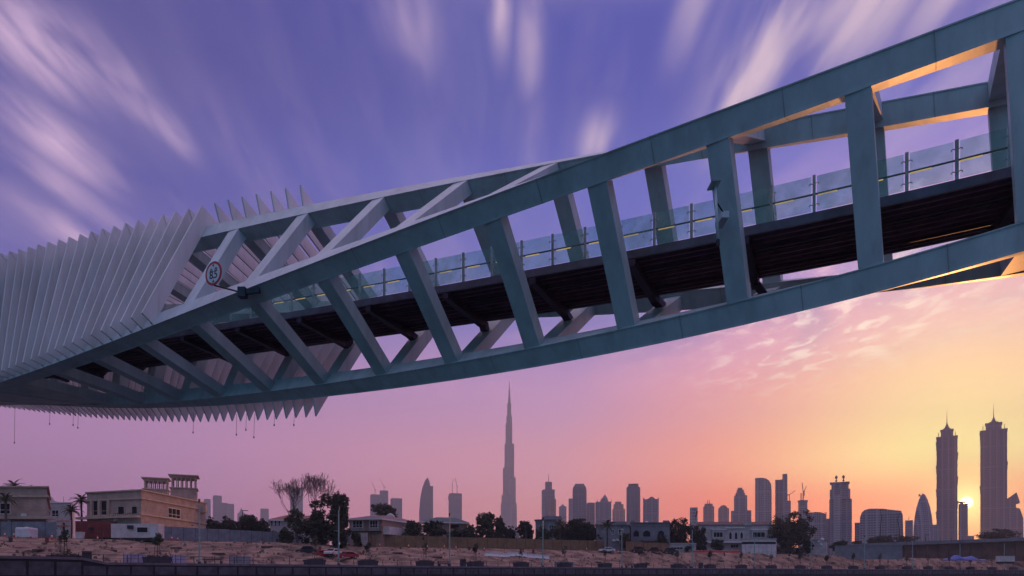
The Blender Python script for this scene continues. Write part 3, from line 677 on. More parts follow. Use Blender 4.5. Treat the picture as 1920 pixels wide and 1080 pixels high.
for px in (1120, 1126, 1140, 1146): t.mast(px, 942, 936, .8, 'tower_blue', 'pinnacle')
t = Tower('stepped_tower', 'pale stepped tower between the castle crowned tower and the flat capped one', 1900, 1160, m='tower_stone'); t.box(1148, 1172, 955, rz=.1); t.box(1150, 1169, 946, 955, rz=.1, part='tier'); t.box(1153, 1165, 941, 946, rz=.1, part='crown')
t = Tower('capped_tower', 'tall tower with chamfered shoulders and an overhanging flat cap', 1500, 1187, m='tower_glass'); t.cyl(1174.5, 1200.5, 914, k=8); t.cyl(1176, 1198.5, 910, 914, 8, 'shoulder', taper=.8); t.box(1178, 1197, 908, 909.5, part='cap', m='tower_grey')
t = Tower('crowned_tower', 'broad tower with a three pointed scalloped crown', 1450, 1220); t.prof([(1205, 1072), (1206, 934), (1210, 938), (1215, 937), (1219, 934), (1222, 932.5), (1225, 934), (1229, 938), (1233, 937), (1235, 934), (1235, 1072)], 36)
t = Tower('screen_tower', 'small blue square topped block behind the red flag', 900, 1300, m='tower_silver'); t.box(1293.5, 1308, 952)
t = Tower('twin_mast_tower', 'small shouldered tower with two short masts', 1700, 1328, m='tower_stone'); t.box(1318.5, 1339, 950, rz=.1); t.box(1321, 1336, 945, 950, part='tier'); t.mast(1326.5, 945, 937, 1.3); t.mast(1330, 945, 937, 1.3)
t = Tower('domed_tower', 'small round topped tower right of the twin masted one', 1700, 1356, m='tower_stone'); t.box(1346.5, 1367, 954); t.prof([(1348, 954), (1351, 949.5), (1356, 947.5), (1361, 949), (1365, 954)], 20, 'crown')
t = Tower('stepped_tower', 'stepped tower with a small pierced crown', 1500, 1388, m='tower_grey'); t.box(1376, 1401, 930, rz=.05); t.box(1379, 1397, 925, 930, part='tier'); t.box(1381, 1395, 919, 925, part='tier'); t.box(1383, 1392, 915, 919, part='crown')
t = Tower('low_block', 'low block at the foot of the pierced crown tower', 1500, 1388, m='tower_grey'); t.box(1371, 1408, 961, dy=-30)
t = Tower('curved_tower', 'broad tower whose roof curves down on the right', 1400, 1431, m='tower_grey'); t.prof([(1416, 1072), (1416, 898), (1430, 898), (1437, 900), (1442, 904), (1445.5, 910), (1446.5, 920), (1447, 1072)], 40)
t = Tower('slab_tower', 'twin slab tower with a taller slanted right slab', 1400, 1466, m='tower_blue'); t.box(1453.5, 1468, 900); t.prof([(1466, 1072), (1467, 892), (1469, 891), (1476, 891), (1478, 1072)], 26, 'slab', dy=-6); t.box(1470, 1482.5, 941, part='annex', dy=-14); t.crane(1480, 941, 928, 1491, 921, .7)
t = Tower('unfinished_tower', 'stubby round unfinished tower with two cranes beside the big tree', 1300, 1505, m='tower_grey'); t.cyl(1496.5, 1514, 940); t.cyl(1495.5, 1515, 938.5, 941, part='working_deck'); t.crane(1502, 939, 925, 1501, 926, .9); t.crane(1506, 939, 922, 1504, 905, .9); t.crane(1508, 930, 921, 1512, 912, .7)
t = Tower('curved_block', 'low broad block with a curved roof left of the twin antenna tower', 1200, 1533, m='tower_grey'); t.prof([(1512, 1072), (1512, 963), (1530, 962), (1540, 963), (1548, 966), (1549, 1072)], 50)
t = Tower('low_block', 'plain low annex touching the twin antenna tower', 1200, 1553, m='tower_blue'); t.box(1547, 1560, 972, dy=10); t.crane(1549, 972, 961, 1545, 961, .5)
t = Tower('antenna_tower', 'dark tower with pale window strips and two ball antennas', 1150, 1576, m='tower_blue'); t.box(1555, 1597, 937, dy=6); t.box(1556, 1594, 919, 937, part='tier'); t.box(1559, 1591, 907, 919, part='tier'); t.box(1556, 1593, 905.6, 907, part='roof_slab', m='tower_grey')
t.box(1563, 1564.6, 907, 1072, part='strip', m='tower_silver', dy=-20); t.box(1576, 1577.8, 907, 1072, part='strip', m='tower_silver', dy=-20); t.box(1565, 1575.6, 930, 1072, part='window_bay', m='tower_silver', dy=-18.6, dep=.8)
for px in (1568, 1581.5):
    t.mast(px, 906, 893, .5); t.lathe([(.6, 903), (2.6, 901.5), (1.2, 900), (.8, 898), (2.4, 896.5), (2.6, 894), (1.6, 892), (.3, 891)], 'antenna_ball', 'crane_steel', 10, px)
t = Tower('rounded_block', 'massive low block with a rounded left roof behind curved lamp poles', 1000, 1650, m='tower_grey')
t.prof([(1612, 1072), (1613, 972), (1616, 963), (1622, 958), (1632, 956), (1655, 957), (1672, 960), (1688, 962), (1691, 970), (1694, 1072)], 60); t.box(1602, 1616, 979, part='wing'); t.prof([(1664, 1072), (1664, 960), (1666, 960), (1666, 1072)], 66, 'rib', 'tower_silver'); t.prof([(1684, 1072), (1683, 962), (1685, 962), (1686.5, 1072)], 66, 'rib', 'tower_silver'); t.box(1668, 1682, 976, 1072, part='window_bay', m='tower_glass', dy=-18)
t = Tower('low_block', 'low flat block left of the bullet shaped tower', 1300, 1704, m='tower_grey'); t.box(1697, 1712, 976); t.mast(1704, 976, 968, .6)
t = Tower('bullet_tower', 'bullet shaped tower with a notched tip', 1200, 1731, m='tower_grey'); t.lathe([(19.5, 1072), (19, 1010), (18, 985), (16, 968), (13, 952), (9, 939), (5, 930), (3, 927)]); t.mast(1724, 930, 926, 2.2, 'tower_grey', 'tip'); t.mast(1731, 930, 925.5, 2.2, 'tower_grey', 'tip', 1730)
t = Tower('low_block', 'low dark block between the bullet tower and the first twin tower', 1350, 1753, m='tower_grey'); t.box(1748, 1760, 984)
# the twin lotus topped towers
def twin(label, Z, c, yb, wd, ytop, bulges):
    t = Tower('lotus_tower', label, Z, c, m='tower_stone'); h = wd / 2
    t.box(c - h, c + h, ytop + 53, dep=.9); t.box(c - h * .90, c + h * .90, ytop + 52, 1072, dep=1.05, part='bay')
    for q, y in enumerate(bulges): sd = (-1 if q % 2 else 1) * .7; t.box(c - h - .9 - sd, c + h + .9 - sd, y, y + 2.0, part='ledge', dep=.92); t.box(c - h - sd, c + h - sd, y + 2, y + 12, part='setback', dep=.88)
    t.box(c - h - .9, c + h + .9, ytop + 51.5, ytop + 53, part='ledge', dep=.95)
    t.box(c - h * .60, c + h * .60, ytop + 39, ytop + 53, part='tier'); t.box(c - h * .65, c + h * .65, ytop + 37.5, ytop + 39, part='ledge'); t.box(c - h * .34, c + h * .34, ytop + 35, ytop + 38, part='tier')
    t.lathe([(4.0, ytop + 38), (5.2, ytop + 34), (3.2, ytop + 30), (1.6, ytop + 27), (.8, ytop + 23), (.5, ytop + 14), (.15, ytop)], 'lotus_spire', k=10)
    for px in (c - h, c - h * .6, c + h * .6, c + h): t.mast(px, ytop + 53, ytop + 49, .8, 'tower_stone', 'pinnacle')
    for k in range(5): x = c - h + wd * (k + .5) / 5; t.box(x - .6, x + .6, ytop + 44, 1072, part='pier', dy=-t.w(h) - .4, dep=1.0)
    return t
t = twin('left of two matching tall towers with layered lotus crowns by the sun', 1430, 1775.5, 0, 39, 769, [830, 852, 874, 897, 918, 942, 960]); t.box(1797, 1814, 947, part='annex', dy=-8); t.box(1797, 1810, 942, 944, part='annex_roof'); t.box(1800, 1806, 944, 947, part='annex_post')
t = twin('right of two matching tall towers with layered lotus crowns by the sun', 1400, 1863, 0, 50, 757, [812, 870, 912]); t.prof([(1888, 1072), (1888, 938), (1905, 927), (1911, 945), (1904, 946), (1904, 955), (1911, 957), (1917, 975), (1918, 1072)], 40, 'annex')
t = Tower('low_block', 'low flat block under the gap between the twin towers', 1300, 1820, m='tower_grey'); t.box(1813, 1826, 1005)

# ------------------------------------------------------------------ houses
def edge_hit(p, q, px):
    k = (px - CX) / FPX; d = (q[0] - p[0], q[1] - p[1]); den = d[0] - k * d[1]
    t = (k * p[1] - p[0]) / den; return (p[0] + d[0] * t, p[1] + d[1] * t)
def on_wall(a, b, z0, z1, o0, o1):
    """block standing against a wall from plan point a to b, between offsets o0 and o1 in front of it"""
    d = Vector((b[0] - a[0], b[1] - a[1])).normalized(); n = Vector((d.y, -d.x))
    if n.dot(Vector(a)) > 0: n = -n
    c = [(a[0] + n.x * o0, a[1] + n.y * o0), (b[0] + n.x * o0, b[1] + n.y * o0), (b[0] + n.x * o1, b[1] + n.y * o1), (a[0] + n.x * o1, a[1] + n.y * o1)]
    return MB().hexa([(x, y, z0) for x, y in c] + [(x, y, z1) for x, y in c])
HOUSES = []
class House:
    def __init__(s, name, label, plan, ytop, zb, m='cream', cat='house'):
        """plan: (px, Z) corners, the visible walls first; ytop: roof height as seen at the first corner"""
        s.plan = [XY(*p) for p in plan]; s.z1 = EZ + (HY - ytop) / FPX * plan[0][1]; s.z0 = EZ + zb; s.m = m
        s.o = thing(name, label, cat, (s.plan[0][0], s.plan[0][1], s.z0)); s.off = Vector(s.o.location)
        s.put(MB().prism(s.plan, s.z0 - 3.5, s.z1), 'wall', m); HOUSES.append(s); s.cl = name not in ('kiosk', 'brick_house', 'green_roof_house', 'tiled_house', 'garden_building')
    def put(s, mb, name, m, parent=None, **k):
        o = mb.build(name, m, parent or s.o, **k)
        if parent is None: o.matrix_parent_inverse = Matrix.Translation(-s.off)
        return o
    def e(s, i): return s.plan[i], s.plan[(i + 1) % len(s.plan)]
    def span(s, i, px0, px1):
        p, q = s.e(i); return edge_hit(p, q, px0), edge_hit(p, q, px1)
    def zy(s, i, px, py): p = edge_hit(*s.e(i), px); return EZ + (HY - py) / FPX * p[1]
    def belt(s, z0, z1, out, m, name='cornice'):
        c = Vector((sum(p[0] for p in s.plan), sum(p[1] for p in s.plan))) / len(s.plan)
        grow = []
        n = len(s.plan)
        for i in range(n):
            a, b, d = Vector(s.plan[i - 1]), Vector(s.plan[i]), Vector(s.plan[(i + 1) % n])
            n1 = Vector(((b - a).y, -(b - a).x)).normalized(); n2 = Vector(((d - b).y, -(d - b).x)).normalized()
            if n1.dot(b - c) + n2.dot(b - c) < 0: n1, n2 = -n1, -n2
            mm = (n1 + n2).normalized(); grow.append(b + mm * out / max(.35, mm.dot(n1)))
        s.put(MB().prism([tuple(p) for p in grow], z0, z1), name, m)
    def window(s, i, px0, px1, y0, y1, frame='frame_white', mull=1, trans=True, arch=False, fw=.09):
        a, b = s.span(i, px0, px1); pm = (px0 + px1) / 2; z1, z0 = s.zy(i, pm, y0), s.zy(i, pm, y1)
        w = s.put(on_wall(a, b, z0, z1, -.05, .03), 'window', 'pane')
        lerp = lambda t: (a[0] + (b[0] - a[0]) * t, a[1] + (b[1] - a[1]) * t); L = math.dist(a, b); f = fw / L
        for (t0, t1, za, zb) in ((-f, 0, z0 - fw, z1 + fw), (1, 1 + f, z0 - fw, z1 + fw)): s.put(on_wall(lerp(t0), lerp(t1), za, zb, -.02, .10), 'frame', frame, w)
        s.put(on_wall(lerp(0), lerp(1), z1, z1 + fw, -.02, .10), 'frame', frame, w); s.put(on_wall(lerp(-f * 1.5), lerp(1 + f * 1.5), z0 - fw * 1.4, z0 - .002, -.02, .18), 'sill', frame, w)
        for k in range(mull): c = (k + 1) / (mull + 1); s.put(on_wall(lerp(c - f * .4), lerp(c + f * .4), z0, z1, .03, .07), 'mullion', frame, w)
        if trans: zc = z0 + (z1 - z0) * .36; s.put(on_wall(lerp(0), lerp(1), zc - .04, zc + .04, .031, .068), 'transom', frame, w)
        if arch:
            d = Vector((b[0] - a[0], b[1] - a[1])); zr = (z1 - z0) * .30
            for t0, t1, hh in ((0, .16, .75), (.84, 1, .75), (.16, .30, .32), (.70, .84, .32)): s.put(on_wall(lerp(t0), lerp(t1), z1 - zr * hh, z1, .031, .05), 'arch_corner', s.m, w)
    def block(s, i, px0, px1, y0, y1, o0, o1, m, name):
        a, b = s.span(i, px0, px1); pm = (px0 + px1) / 2; return s.put(on_wall(a, b, s.zy(i, pm, y1), s.zy(i, pm, y0), o0, o1), name, m)

def clutter(h, seed, n=3):
    rnd = random.Random(seed); c = Vector((sum(p[0] for p in h.plan), sum(p[1] for p in h.plan))) / len(h.plan)
    for k in range(n):
        p = c.lerp(Vector(rnd.choice(h.plan)), rnd.uniform(.1, .6)); kind = k % 3
        if kind == 0: h.put(MB().lathe((p.x, p.y, h.z1), [(.55, 0), (.6, .1), (.6, 1.0), (.4, 1.2), (.1, 1.25)], 10), 'roof_tank', 'plastic_white')
        elif kind == 1: h.put(MB().prism(rect(p.x, p.y, .6, .4, rnd.random()), h.z1, h.z1 + .8), 'roof_unit', 'hoard_grey')
        else: h.put(MB().tube([(p.x, p.y, h.z1 - .2), (p.x, p.y, h.z1 + rnd.uniform(1.8, 3.0))], .05, 5), 'aerial', 'dark_steel')
    for k in range(2):
        i = 0; a, b = h.e(i); t = rnd.uniform(.15, .85); q = (a[0] + (b[0] - a[0]) * t, a[1] + (b[1] - a[1]) * t); d = Vector((b[0] - a[0], b[1] - a[1])).normalized() * .45; z = h.z0 + rnd.uniform(2.6, 4.2)
        h.put(on_wall((q[0] - d.x, q[1] - d.y), (q[0] + d.x, q[1] + d.y), z, z + .6, .0, .35), 'air_conditioner', 'plastic_white')
_clut = [0]
def courses(h, i, px0, px1, ys, m):
    for y in ys: h.block(i, px0, px1, y, y + .35, -.02, .025, m, 'course')

# cream villa with two open cupolas
h = House('cream_villa', 'two storey cream villa with a pair of open rooftop cupolas', [(163, 148), (265, 143), (386, 170), (300, 190), (205, 182)], 925, 7.5)
zt = h.z1
h.belt(zt, zt + .25, .35, 'cream_trim'); h.belt(zt - 1.75, zt - 1.45, .30, 'cream_trim'); h.belt(zt - 5.1, zt - 4.8, .25, 'cream_trim')
h.window(1, 315, 337, 954, 971, 'frame_white', 2); courses(h, 1, 268, 380, (950, 956, 962, 968), 'cream_trim')
for (a, b) in ((176, 183), (191, 200)): h.window(0, a, b, 940, 968, 'cream_trim', 0)
for (a, b) in ((222, 233), (248, 257)): h.window(0, a, b, 950, 968, 'cream_trim', 0, False)
for px in (172, 187, 204): h.block(0, px, px + 3.2, 936, 969, -.02, .45, 'cream_trim', 'pilaster')
h.block(0, 150, 265, 968.5, 972.5, -.02, 1.1, 'cream_trim', 'canopy')
for (a, b) in ((217, 240), (243, 263)):
    h.block(0, a, b, 962.2, 962.8, .55, .60, 'dark_steel', 'balcony_rail'); 
    for k in range(7): x = a + (b - a) * k / 6; h.block(0, x, x + .35, 962.8, 968.5, .55, .60, 'dark_steel', 'baluster')
def cupola(h, cpx, Z, hw, y_roof, y_base, turn, base_h):
    c = XY(cpx, Z); zb = EZ + (HY - y_base) / FPX * Z; zr = EZ + (HY - y_roof) / FPX * Z; a = hw / FPX * Z / 1.25
    P = lambda mb, nm, m: h.put(mb, nm, m)
    P(MB().prism(rect(*c, a * 1.04, a * 1.04, turn), zb - base_h, zb), 'cupola_base', 'cream'); P(MB().prism(rect(*c, a * 1.14, a * 1.14, turn), zb, zb + .18), 'cornice', 'cream_trim')
    P(MB().prism(rect(*c, a, a, turn), zr - .85, zr - .22), 'cupola_head', 'cream'); P(MB().prism(rect(*c, a * 1.22, a * 1.22, turn), zr - .22, zr), 'cornice', 'cream_trim')
    cs, sn = math.cos(turn), math.sin(turn)
    for i in range(4):
        for k in range(5):
            u = -a * .92 + 2 * a * .92 * k / 5 if True else 0; x, y = ((u, -a * .92), (a * .92, u), (-u, a * .92), (-a * .92, -u))[i]
            wx, wy = c[0] + x * cs - y * sn, c[1] + x * sn + y * cs
            P(MB().prism(rect(wx, wy, .13, .13, turn), zb + .18, zr - .85), 'column', 'cream_trim')
cupola(h, 293.5, 160, 24, 898, 920, R(22), 2.4); cupola(h, 345.5, 172, 26, 893, 918, R(22), 4.2)
h.put(MB().prism(ngon(*XY(250, 150), .45, 10), zt, zt + 1.1), 'water_tank', 'plastic_white'); h.put(MB().prism(rect(*XY(380, 168), .9, .9, .2), zt - 2.4, zt - .6), 'roof_box', 'cream_trim')
# left villa, cut by the frame
h = House('cream_villa', 'cream villa at the left edge of the view behind a palm', [(-60, 140), (87, 140), (92, 165), (-60, 168)], 914, 7.5); zt = h.z1
h.belt(zt, zt + .25, .45, 'cream_trim'); h.belt(zt - 2.0, zt - 1.65, .40, 'cream_trim'); h.window(0, 1, 19, 944, 963, 'frame_white', 1); courses(h, 0, 22, 86, (936, 942, 948, 954, 960), 'cream_trim')
h.block(0, -60, 106, 969, 974, -.02, 1.6, 'cream_trim', 'canopy'); h.window(0, -30, -14, 944, 963, 'frame_white', 1)
# pale house between them
h = House('pale_house', 'pale blue white house between the two cream villas', [(85, 190), (134, 190), (140, 215), (85, 215)], 943, 7.5, 'white_wall'); h.belt(h.z1, h.z1 + .2, .2, 'frame_white')
h.window(0, 98, 110, 957, 968, 'frame_white', 1); h.window(0, 88, 94, 959, 967, 'frame_white', 0); h.block(0, 86, 96, 952, 954.5, 0, 1.0, 'roof_tile', 'awning')
def hip_roof(h, z0, rise, out, m):
    c = Vector((sum(p[0] for p in h.plan), sum(p[1] for p in h.plan))) / len(h.plan)
    lo = [Vector(p) + (Vector(p) - c).normalized() * out for p in h.plan]; hi = [c + (Vector(p) - c) * .45 for p in h.plan]
    h.put(MB().prism([tuple(p) for p in lo], z0, z0 + rise, [tuple(p) for p in hi]), 'roof', m); h.put(MB().prism([tuple(p) for p in lo], z0 - .35, z0 - .003), 'eaves', 'frame_white')
# house behind the bare tree
h = House('tiled_house', 'white house with red tiled roof behind the bare tree', [(506, 195), (612, 200), (618, 220), (508, 220)], 974, 7.2, 'white_wall'); hip_roof(h, h.z1, 1.9, .8, 'roof_red')
for a in (508, 515, 522): h.window(0, a, a + 3.4, 976, 986, 'frame_white', 0, True, True)
# brick house with hipped roof
h = House('brick_house', 'brown brick house with a low hipped roof and white window surrounds', [(655, 170), (716, 168), (792, 190), (780, 215), (665, 205)], 973, 6.8, 'brick_tan'); hip_roof(h, h.z1, 1.7, 1.0, 'roof_tile')
for (a, b) in ((661, 680), (695, 708)): h.block(0, a - 3, b + 3, 974, 995, -.02, .22, 'white_wall', 'surround')
for (a, b) in ((662, 679), (694, 708)):
    p, q = h.span(0, a, b); 
for (a, b) in ((662, 679), (694, 708)):
    pl = h.plan; h.plan = [(x * .9984, y * .9984) for x, y in pl]; h.window(0, a, b, 976.5, 989, 'frame_white', 2); h.plan = pl
h.window(1, 752, 758, 983, 988, 'frame_white', 0); h.put(MB().lathe((*XY(732, 185), h.z1 + 1.0), [(1.3, 0), (1.3, .7), (1.0, 1.25), (.5, 1.6), (.05, 1.75)], 12), 'dome', 'white_wall', smooth=True)
h.block(0, 655, 716, 996.5, 998, -.02, .6, 'dark_steel', 'ledge'); h.block(1, 718, 790, 992, 1006, .02, 1.6, 'container_white', 'terrace_wall'); h.block(0, 664, 696, 1000, 1024, 2.0, 2.6, 'white_wall', 'garden_wall')
# low long house with green roof
h = House('green_roof_house', 'ochre house with a low dark green roof beside the brick house', [(794, 205), (876, 210), (882, 230), (796, 226)], 978, 6.8, 'brick_tan'); hip_roof(h, h.z1, 1.9, 1.1, 'roof_green')
h.block(0, 800, 815, 984, 991, -.03, .02, 'pane', 'shutter'); h.block(0, 845, 860, 984, 991, -.03, .02, 'pane', 'shutter')
h = House('white_shed', 'low white building below the tallest spire between dark trees', [(944, 230), (974, 232), (976, 245), (945, 245)], 996, 6.5, 'white_wall'); h.belt(h.z1, h.z1 + .2, .3, 'roof_tile'); h.window(0, 960, 966, 1000, 1006, 'frame_white', 1)
h = House('grey_house', 'grey stepped villa half hidden by trees right of the tallest spire', [(1004, 210), (1048, 208), (1062, 232), (1010, 232)], 976, 6.5, 'blue_wall'); h.belt(h.z1, h.z1 + .3, .35, 'stone_cap'); h.put(MB().prism(rect(*XY(1034, 220), 2.6, 2.6, .2), h.z1, h.z1 + 2.0), 'stair_tower', 'blue_wall'); h.window(0, 1012, 1019, 985, 993, 'frame_white', 1); h.window(0, 1030, 1038, 985, 993, 'frame_white', 1)
h = House('grey_house', 'grey villa with a cornice behind the single palm', [(1118, 205), (1178, 206), (1184, 228), (1120, 228)], 985, 6.5, 'blue_wall'); h.belt(h.z1, h.z1 + .3, .4, 'stone_cap'); h.window(0, 1160, 1168, 993, 1001, 'frame_white', 1); h.window(0, 1146, 1151, 993, 1001, 'frame_white', 1)
h.put(MB().prism(rect(*XY(1152, 214), 3.2, 3.0, .05), h.z1 + .3, h.z1 + 1.6), 'parapet_block', 'blue_wall')
h = House('arched_house', 'blue grey house with three dark arched windows', [(1183, 216), (1255, 216), (1262, 238), (1186, 238)], 981, 6.5, 'blue_wall'); h.belt(h.z1, h.z1 + .28, .35, 'stone_cap'); h.belt(h.z1 - 1.1, h.z1 - .95, .12, 'stone_cap', 'string_course')
for (a, b) in ((1188, 1198), (1206, 1219), (1234, 1245)): h.window(0, a, b, 995, 1006, 'blue_wall', 0, False, True)
for px in (1202, 1229.5): h.block(0, px, px + 1.2, 981, 1018, -.02, .12, 'blue_wall', 'pilaster')
h.block(0, 1202, 1231, 1012, 1015, -.02, 1.3, 'stone_cap', 'canopy'); h.put(MB().prism([XY(1183, 216.2), XY(1190, 216.2), XY(1191, 221), XY(1184, 221)], h.z1 + .28, h.z1 + .9), 'parapet_block', 'blue_wall'); h.put(MB().prism([XY(1243, 216.2), XY(1255, 216.2), XY(1257, 228), XY(1244, 228)], h.z1 + .28, h.z1 + .9), 'parapet_block', 'blue_wall')
h = House('white_house', 'white house with bay windows and three arched windows under a brown roof', [(1310, 240), (1448, 240), (1452, 262), (1318, 262)], 985, 6.6, 'white_wall'); h.belt(h.z1, h.z1 + .25, .35, 'roof_tile')
h.put(MB().prism([XY(1302, 247), XY(1446, 247), XY(1450, 268), XY(1306, 268)], h.z1 + .25, h.z1 + 1.9, [XY(1308, 249), XY(1440, 249), XY(1444, 266), XY(1312, 266)]), 'roof', 'roof_tile')
h.block(0, 1394, 1408, 978, 985, .2, .6, 'white_wall', 'dormer')
for (a, b) in ((1334, 1359), (1408, 1438)):
    h.block(0, a, b, 994, 1014, -.02, .8, 'white_wall', 'bay'); h.block(0, a - 2, b + 2, 992, 994, -.02, 1.0, 'frame_white', 'bay_roof')
    pl = h.plan; h.plan = [(x * (1 - .82 / 240), y * (1 - .82 / 240)) for x, y in pl]; h.window(0, a + 4, b - 4, 998, 1007, 'frame_white', 2, False); h.plan = pl
for a in (1367, 1377.5, 1388): h.window(0, a, a + 5, 998, 1011, 'frame_white', 0, False, True)
h.block(0, 1360, 1396, 988.5, 990.5, -.02, .5, 'frame_white', 'hood'); h.block(0, 1311, 1394, 1015, 1018, -.02, 1.4, 'frame_white', 'canopy'); h.window(0, 1333, 1350, 1021, 1026, 'frame_white', 2, False); h.window(0, 1370, 1384, 1021, 1027, 'frame_white', 2, False)
h = House('kiosk', 'cream pavilion with a dark band under its flat roof', [(1391, 226), (1455, 226), (1456, 236), (1392, 236)], 1011, 5.6, 'container_white', 'kiosk'); h.belt(h.z1, h.z1 + .3, .25, 'white_wall', 'roof'); h.block(0, 1391.3, 1454.6, 1016, 1020, -.02, .06, 'pane', 'dark_band')
for k in range(7): h.block(0, 1398 + 8 * k, 1398.6 + 8 * k, 1021, 1042, -.02, .05, 'white_wall', 'batten')
h = House('white_wall_building', 'plain low white building right of the big round tree', [(1522, 240), (1549, 240), (1552, 255), (1524, 255)], 1014, 6.8, 'white_wall'); h.belt(h.z1, h.z1 + .15, .15, 'stone_cap')
h = House('garden_building', 'low white strip building behind the parked dark cars', [(1253, 218), (1304, 219), (1306, 229), (1255, 228)], 1019, 6.4, 'white_wall'); h.belt(h.z1, h.z1 + .15, .2, 'frame_white'); h.window(0, 1258, 1280, 1026, 1030, 'frame_white', 3, False)
h = House('garden_building', 'low white wall building under the big round tree', [(1457, 243), (1500, 244), (1502, 254), (1459, 254)], 1027, 6.4, 'container_white'); h.belt(h.z1, h.z1 + .12, .12, 'frame_white')

for _i, _h in enumerate(HOUSES):
    if _h.cl: clutter(_h, 300 + _i)
# ------------------------------------------------------------------ raised road on the right
rd = thing('raised_road', 'raised road with a pale parapet and brown side at the right', 'flyover')
pts = [(1545, 312, 1021), (1600, 306, 1020), (1690, 300, 1016), (1780, 294, 1013), (1860, 288, 1010), (1960, 282, 1006), (2100, 276, 1000)]
rr1, rr2, rr3 = [], [], []
for px, Z, py in pts:
    b = W(px, py, Z); d = 8.0
    rr1.append([(b.x, b.y, b.z), (b.x, b.y + .35, b.z), (b.x, b.y + .35, b.z - 1.35), (b.x, b.y, b.z - 1.35)])
    rr2.append([(b.x, b.y + .5, b.z - .9), (b.x + 2, b.y + d, b.z - .9), (b.x + 2, b.y + d, b.z - 1.6), (b.x, b.y + .5, b.z - 1.6)])
    if px >= 1690: rr3.append([(b.x, b.y + 1.6, b.z - 1.5), (b.x, b.y + 2.2, b.z - 1.5), (b.x, b.y + 3.2, EZ + 5.2), (b.x, b.y + 2.4, EZ + 5.2)])
MB().sweep(rr1).build('parapet', 'ramp_concrete', rd); MB().sweep(rr2).build('road_slab', 'paving', rd); MB().sweep(rr3).build('side_wall', 'ramp_brown', rd)
for i in range(14):
    px = 1700 + 21 * i; Z = float(np.interp(px, [p[0] for p in pts], [p[1] for p in pts])); py = float(np.interp(px, [p[0] for p in pts], [p[2] for p in pts])); b = W(px, py, Z)
    MB().box(b.x - .05, b.x + .05, b.y - .04, b.y + .02, b.z - 1.3, b.z + 1.0).build('railing_post', 'dark_steel', rd)
    MB().hexa([(b.x - .25, b.y + .9, b.z - 1.62), (b.x + .25, b.y + .9, b.z - 1.62), (b.x + .25, b.y + 2, b.z - 1.62), (b.x - .25, b.y + 2, b.z - 1.62), (b.x + .1, b.y + 2.0, EZ + 5.3), (b.x + .5, b.y + 2.0, EZ + 5.3), (b.x + .5, b.y + 2.5, EZ + 5.3), (b.x + .1, b.y + 2.5, EZ + 5.3)]).build('buttress', 'ramp_brown', rd)
rw = thing('retaining_wall', 'pale blue retaining wall left of the brown road side', 'wall')
a, b = W(1565, 1024, 246), W(1691, 1019, 243)
on_wall((a.x, a.y), (b.x, b.y), EZ + 5.0, a.z, 0, .4).build('wall_panel', 'blue_wall', rw); on_wall((a.x, a.y), (b.x, b.y), a.z, a.z + .2, -.05, .5).build('coping', 'ramp_concrete', rw)

# ------------------------------------------------------------------ site fences, panel by panel
def hoarding(name, label, p0, p1, hgt, z0, z1, npan, m, wave=True):
    o = thing(name, label, 'fence', (p0[0], p0[1], z0)); off = Matrix.Translation(-Vector(o.location)); P0, P1 = Vector(p0), Vector(p1)
    for i in range(npan):
        a, b = P0.lerp(P1, i / npan), P0.lerp(P1, (i + 1) / npan); zz = z0 + (z1 - z0) * (i + .5) / npan; d = (b - a) * .012
        mb = on_wall(tuple(a + d), tuple(b - d), zz - .9, zz + hgt + random.uniform(-.05, .05), 0, .05)
        if wave:
            for k in range(8): c = a.lerp(b, (k + .35) / 8); e = a.lerp(b, (k + .65) / 8); mb2 = on_wall(tuple(c), tuple(e), zz - .2, zz + hgt - .06, .05, .075); mb.add(mb2.v, mb2.f)
        x = mb.build('panel', m, o); x.matrix_parent_inverse = off
        x = on_wall(tuple(a - d * 1.2), tuple(a + d * .8), zz - .3, zz + hgt + .08, -.06, .09).build('post', 'dark_steel', o); x.matrix_parent_inverse = off
hoarding('site_hoarding', 'grey metal hoarding panels at the far left below the villa', XY(-20, 136), XY(106, 137), 3.1, EZ + 7.2, EZ + 7.2, 6, 'hoard_grey')
hoarding('site_hoarding', 'long grey metal hoarding running right from the white cabin', XY(298, 150), XY(566, 172), 2.95, EZ + 7.45, EZ + 7.1, 13, 'hoard_grey')
hoarding('site_hoarding', 'short grey hoarding right of the trees beside the white garden wall', XY(638, 166), XY(655, 167), 2.6, EZ + 6.9, EZ + 6.9, 2, 'hoard_grey')
hoarding('site_hoarding', 'long tan hoarding running across the middle in front of dark trees', XY(697, 168), XY(1133, 197), 2.9, EZ + 6.6, EZ + 6.45, 24, 'hoard_tan')
hoarding('site_hoarding', 'short tan hoarding in front of the arched window house', XY(1173, 200), XY(1253, 212), 2.9, EZ + 6.4, EZ + 6.4, 5, 'hoard_tan')

# ------------------------------------------------------------------ site cabins, tank, tarp
def cabin(name, label, px0, px1, y0, y1, Z, m, cat):
    a, b = W(px0, y1, Z), W(px1, y1, Z); ht = (y1 - y0) / FPX * Z
    o = thing(name, label, cat, ((a.x + b.x) / 2, Z, a.z)); L = (b.x - a.x) / 2; D = 2.4
    MB().box(-L, L, 0, D, .18, ht).build('body', m, o); MB().box(-L - .03, L + .03, -.03, D + .03, ht, ht + .12).build('roof_rail', m, o); MB().box(-L + .2, L - .2, .1, D, -.5, .18).build('skid', 'rubber', o)
    n = int(L * 2 / .42)
    for k in range(n): x = -L + .2 + k * (2 * L - .4) / max(1, n - 1); MB().box(x - .07, x + .07, -.05, 0.004, .25, ht - .1).build('rib', m, o)
    return o, L, ht
o, L, ht = cabin('shipping_container', 'dark red corrugated container beside the white site cabin', 141, 207, 978, 1010, 141, 'container_red', 'container')
